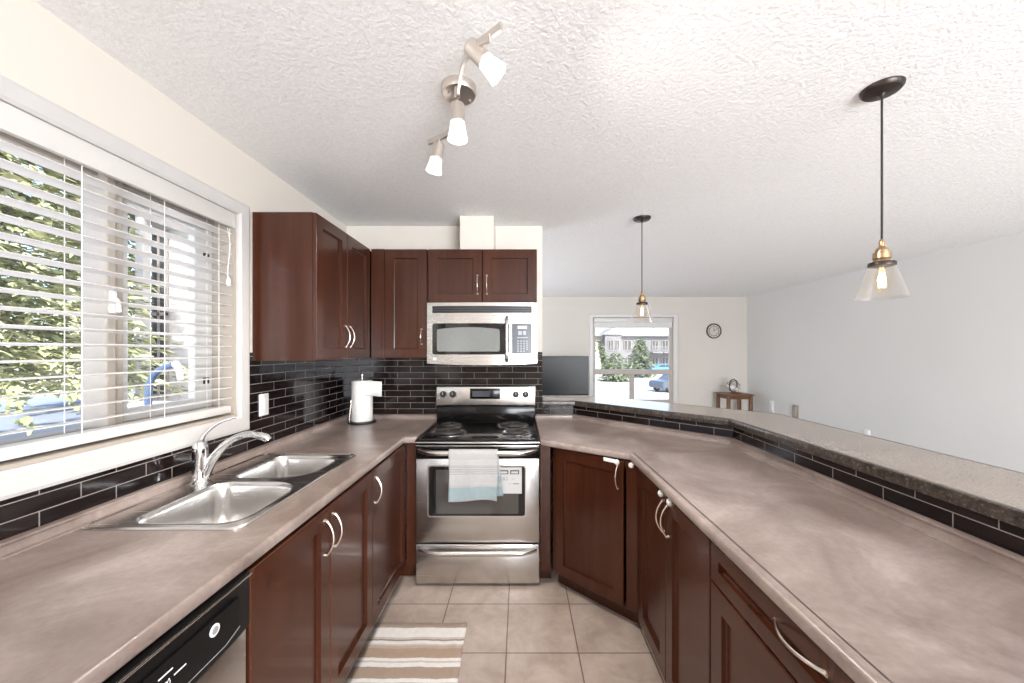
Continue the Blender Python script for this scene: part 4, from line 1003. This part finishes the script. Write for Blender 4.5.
# across the street
ap = thing('apartment_building', 'grey gabled apartment building across the street, seen through the living room window', 'building', (14, 62, GZ))
bx = lambda u, Y=62: (u-520)/372*Y
m = MB(); m.box(bx(585), bx(690), 62, 74, GZ, 3.9); L(m.build('wall', M['apt'], ap, smooth=False))
m = MB(); m.box(bx(603), bx(619), 60.6, 62, GZ, 4.1); L(m.build('gable_bay', M['apt'], ap, smooth=False))
m = MB(); YZ = lambda a, b_: Matrix(((1, 0, 0, 0), (0, 0, 1, 0), (0, 1, 0, 0), (0, 0, 0, 1)))
m.prism([(bx(601), 4.1), (bx(621), 4.1), (bx(611), 5.4)], 60.4, 66, M=YZ(0, 0)); m.box(bx(583), bx(692), 61.5, 74.5, 3.9, 4.15); L(m.build('roof', M['aptr'], ap, smooth=False))
for u0, u1 in ((593, 600), (606, 611), (612.5, 617), (624, 631), (640, 646), (652, 658), (662, 668)):
    for zb_ in (-1.2, 1.6):
        yy = 60.55 if 603 < u0 < 619 else 61.95
        m = MB(); m.box(bx(u0), bx(u1), yy, yy+.1, zb_, zb_+1.6); wn = L(m.build('window', M['wing'], ap, smooth=False))
        m = MB(); 
        for t_ in (0, .5, 1): x = bx(u0)+(bx(u1)-bx(u0))*t_; m.box(x-.06, x+.06, yy-.06, yy, zb_, zb_+1.6)
        m.box(bx(u0), bx(u1), yy-.06, yy, zb_+1.55, zb_+1.68); m.box(bx(u0), bx(u1), yy-.06, yy, zb_-.08, zb_+.05)
        f_ = m.build('window_trim', M['aptr'], wn, smooth=False); f_.data.transform(Matrix.Translation(ap.location).inverted())
for u0 in (650, 661):
    for zb_ in (1.1, ):
        m = MB(); m.box(bx(u0), bx(u0+10), 60.6, 62, zb_, zb_+.15)
        for k in range(12): x = bx(u0)+(bx(u0+10)-bx(u0))*k/11; m.box(x-.03, x+.03, 60.6, 60.66, zb_+.15, zb_+1.1)
        m.box(bx(u0), bx(u0+10), 60.58, 60.68, zb_+1.05, zb_+1.13); L(m.build('balcony', M['aptr'], ap, smooth=False))
spruce('rounded spruce across the street at the left edge of the living room window', bx(599, 56), 56, GZ, 5.2, 1.9, 16, 21, 'leaf', .42, 12, .6)
spruce('low bushy tree across the street, just left of the window centre', bx(616, 43), 43, GZ, 3.4, 2.0, 12, 22, 'leaf', .42, 12, .5)
spruce('tall spruce across the street right of the window centre', bx(640, 50), 50, GZ, 5.3, 2.2, 18, 23, 'leaf', .42, 12, .6)
M['carw'] = plain('silver_car_paint', (.09, .11, .135), .25, .3, .02); M['carb'] = plain('blue_car_paint', (.10, .30, .55), .25, .2, .02)
def car(label, x, y, mat, rz=0, sc=1.0):
    c = thing('car', label, 'car', (x, y, GZ), rz)
    prof = [(-2.2, .35), (-2.25, .7), (-2.15, .95), (-1.2, 1.05), (-.6, 1.5), (1.1, 1.55), (1.9, 1.05), (2.2, .95), (2.25, .4)]
    Mx = Matrix(((1, 0, 0, 0), (0, 0, 1, 0), (0, 1, 0, 0), (0, 0, 0, 1)))
    m = MB(); m.prism([(a*sc, b_*sc) for a, b_ in prof], -.88, .88, M=Mx, bev=.06); m.build('body', M[mat], c, smooth=False)
    m = MB(); m.prism([(-.95*sc, 1.06*sc), (-.52*sc, 1.44*sc), (.2*sc, 1.46*sc), (.2*sc, 1.06*sc)], -.9, .9, M=Mx); m.prism([(.28*sc, 1.06*sc), (.28*sc, 1.46*sc), (1.05*sc, 1.48*sc), (1.62*sc, 1.06*sc)], -.9, .9, M=Mx); m.build('side_windows', M['wing'], c, smooth=False)
    for wx in (-1.4, 1.4):
        for wy in (-.86, .70):
            m = MB(); m.lathe([(.33*sc, 0), (.33*sc, .18)], T(wx*sc, wy, .33*sc) @ R(-PI/2, 'X'), 20); wl = m.build('wheel', M['blackm'], c)
            m = MB(); m.lathe([(.2*sc, -.01), (.2*sc, .19)], T(wx*sc, wy, .33*sc) @ R(-PI/2, 'X'), 14); m.build('hub', M['greypl'], wl)
car('silver blue car parked on the snowy street, in the lower right window pane', bx(676, 32.5), 32.5, 'carw', .35)
car('blue car far across the street, just above the window crossbar', bx(662, 57), 57, 'carb')
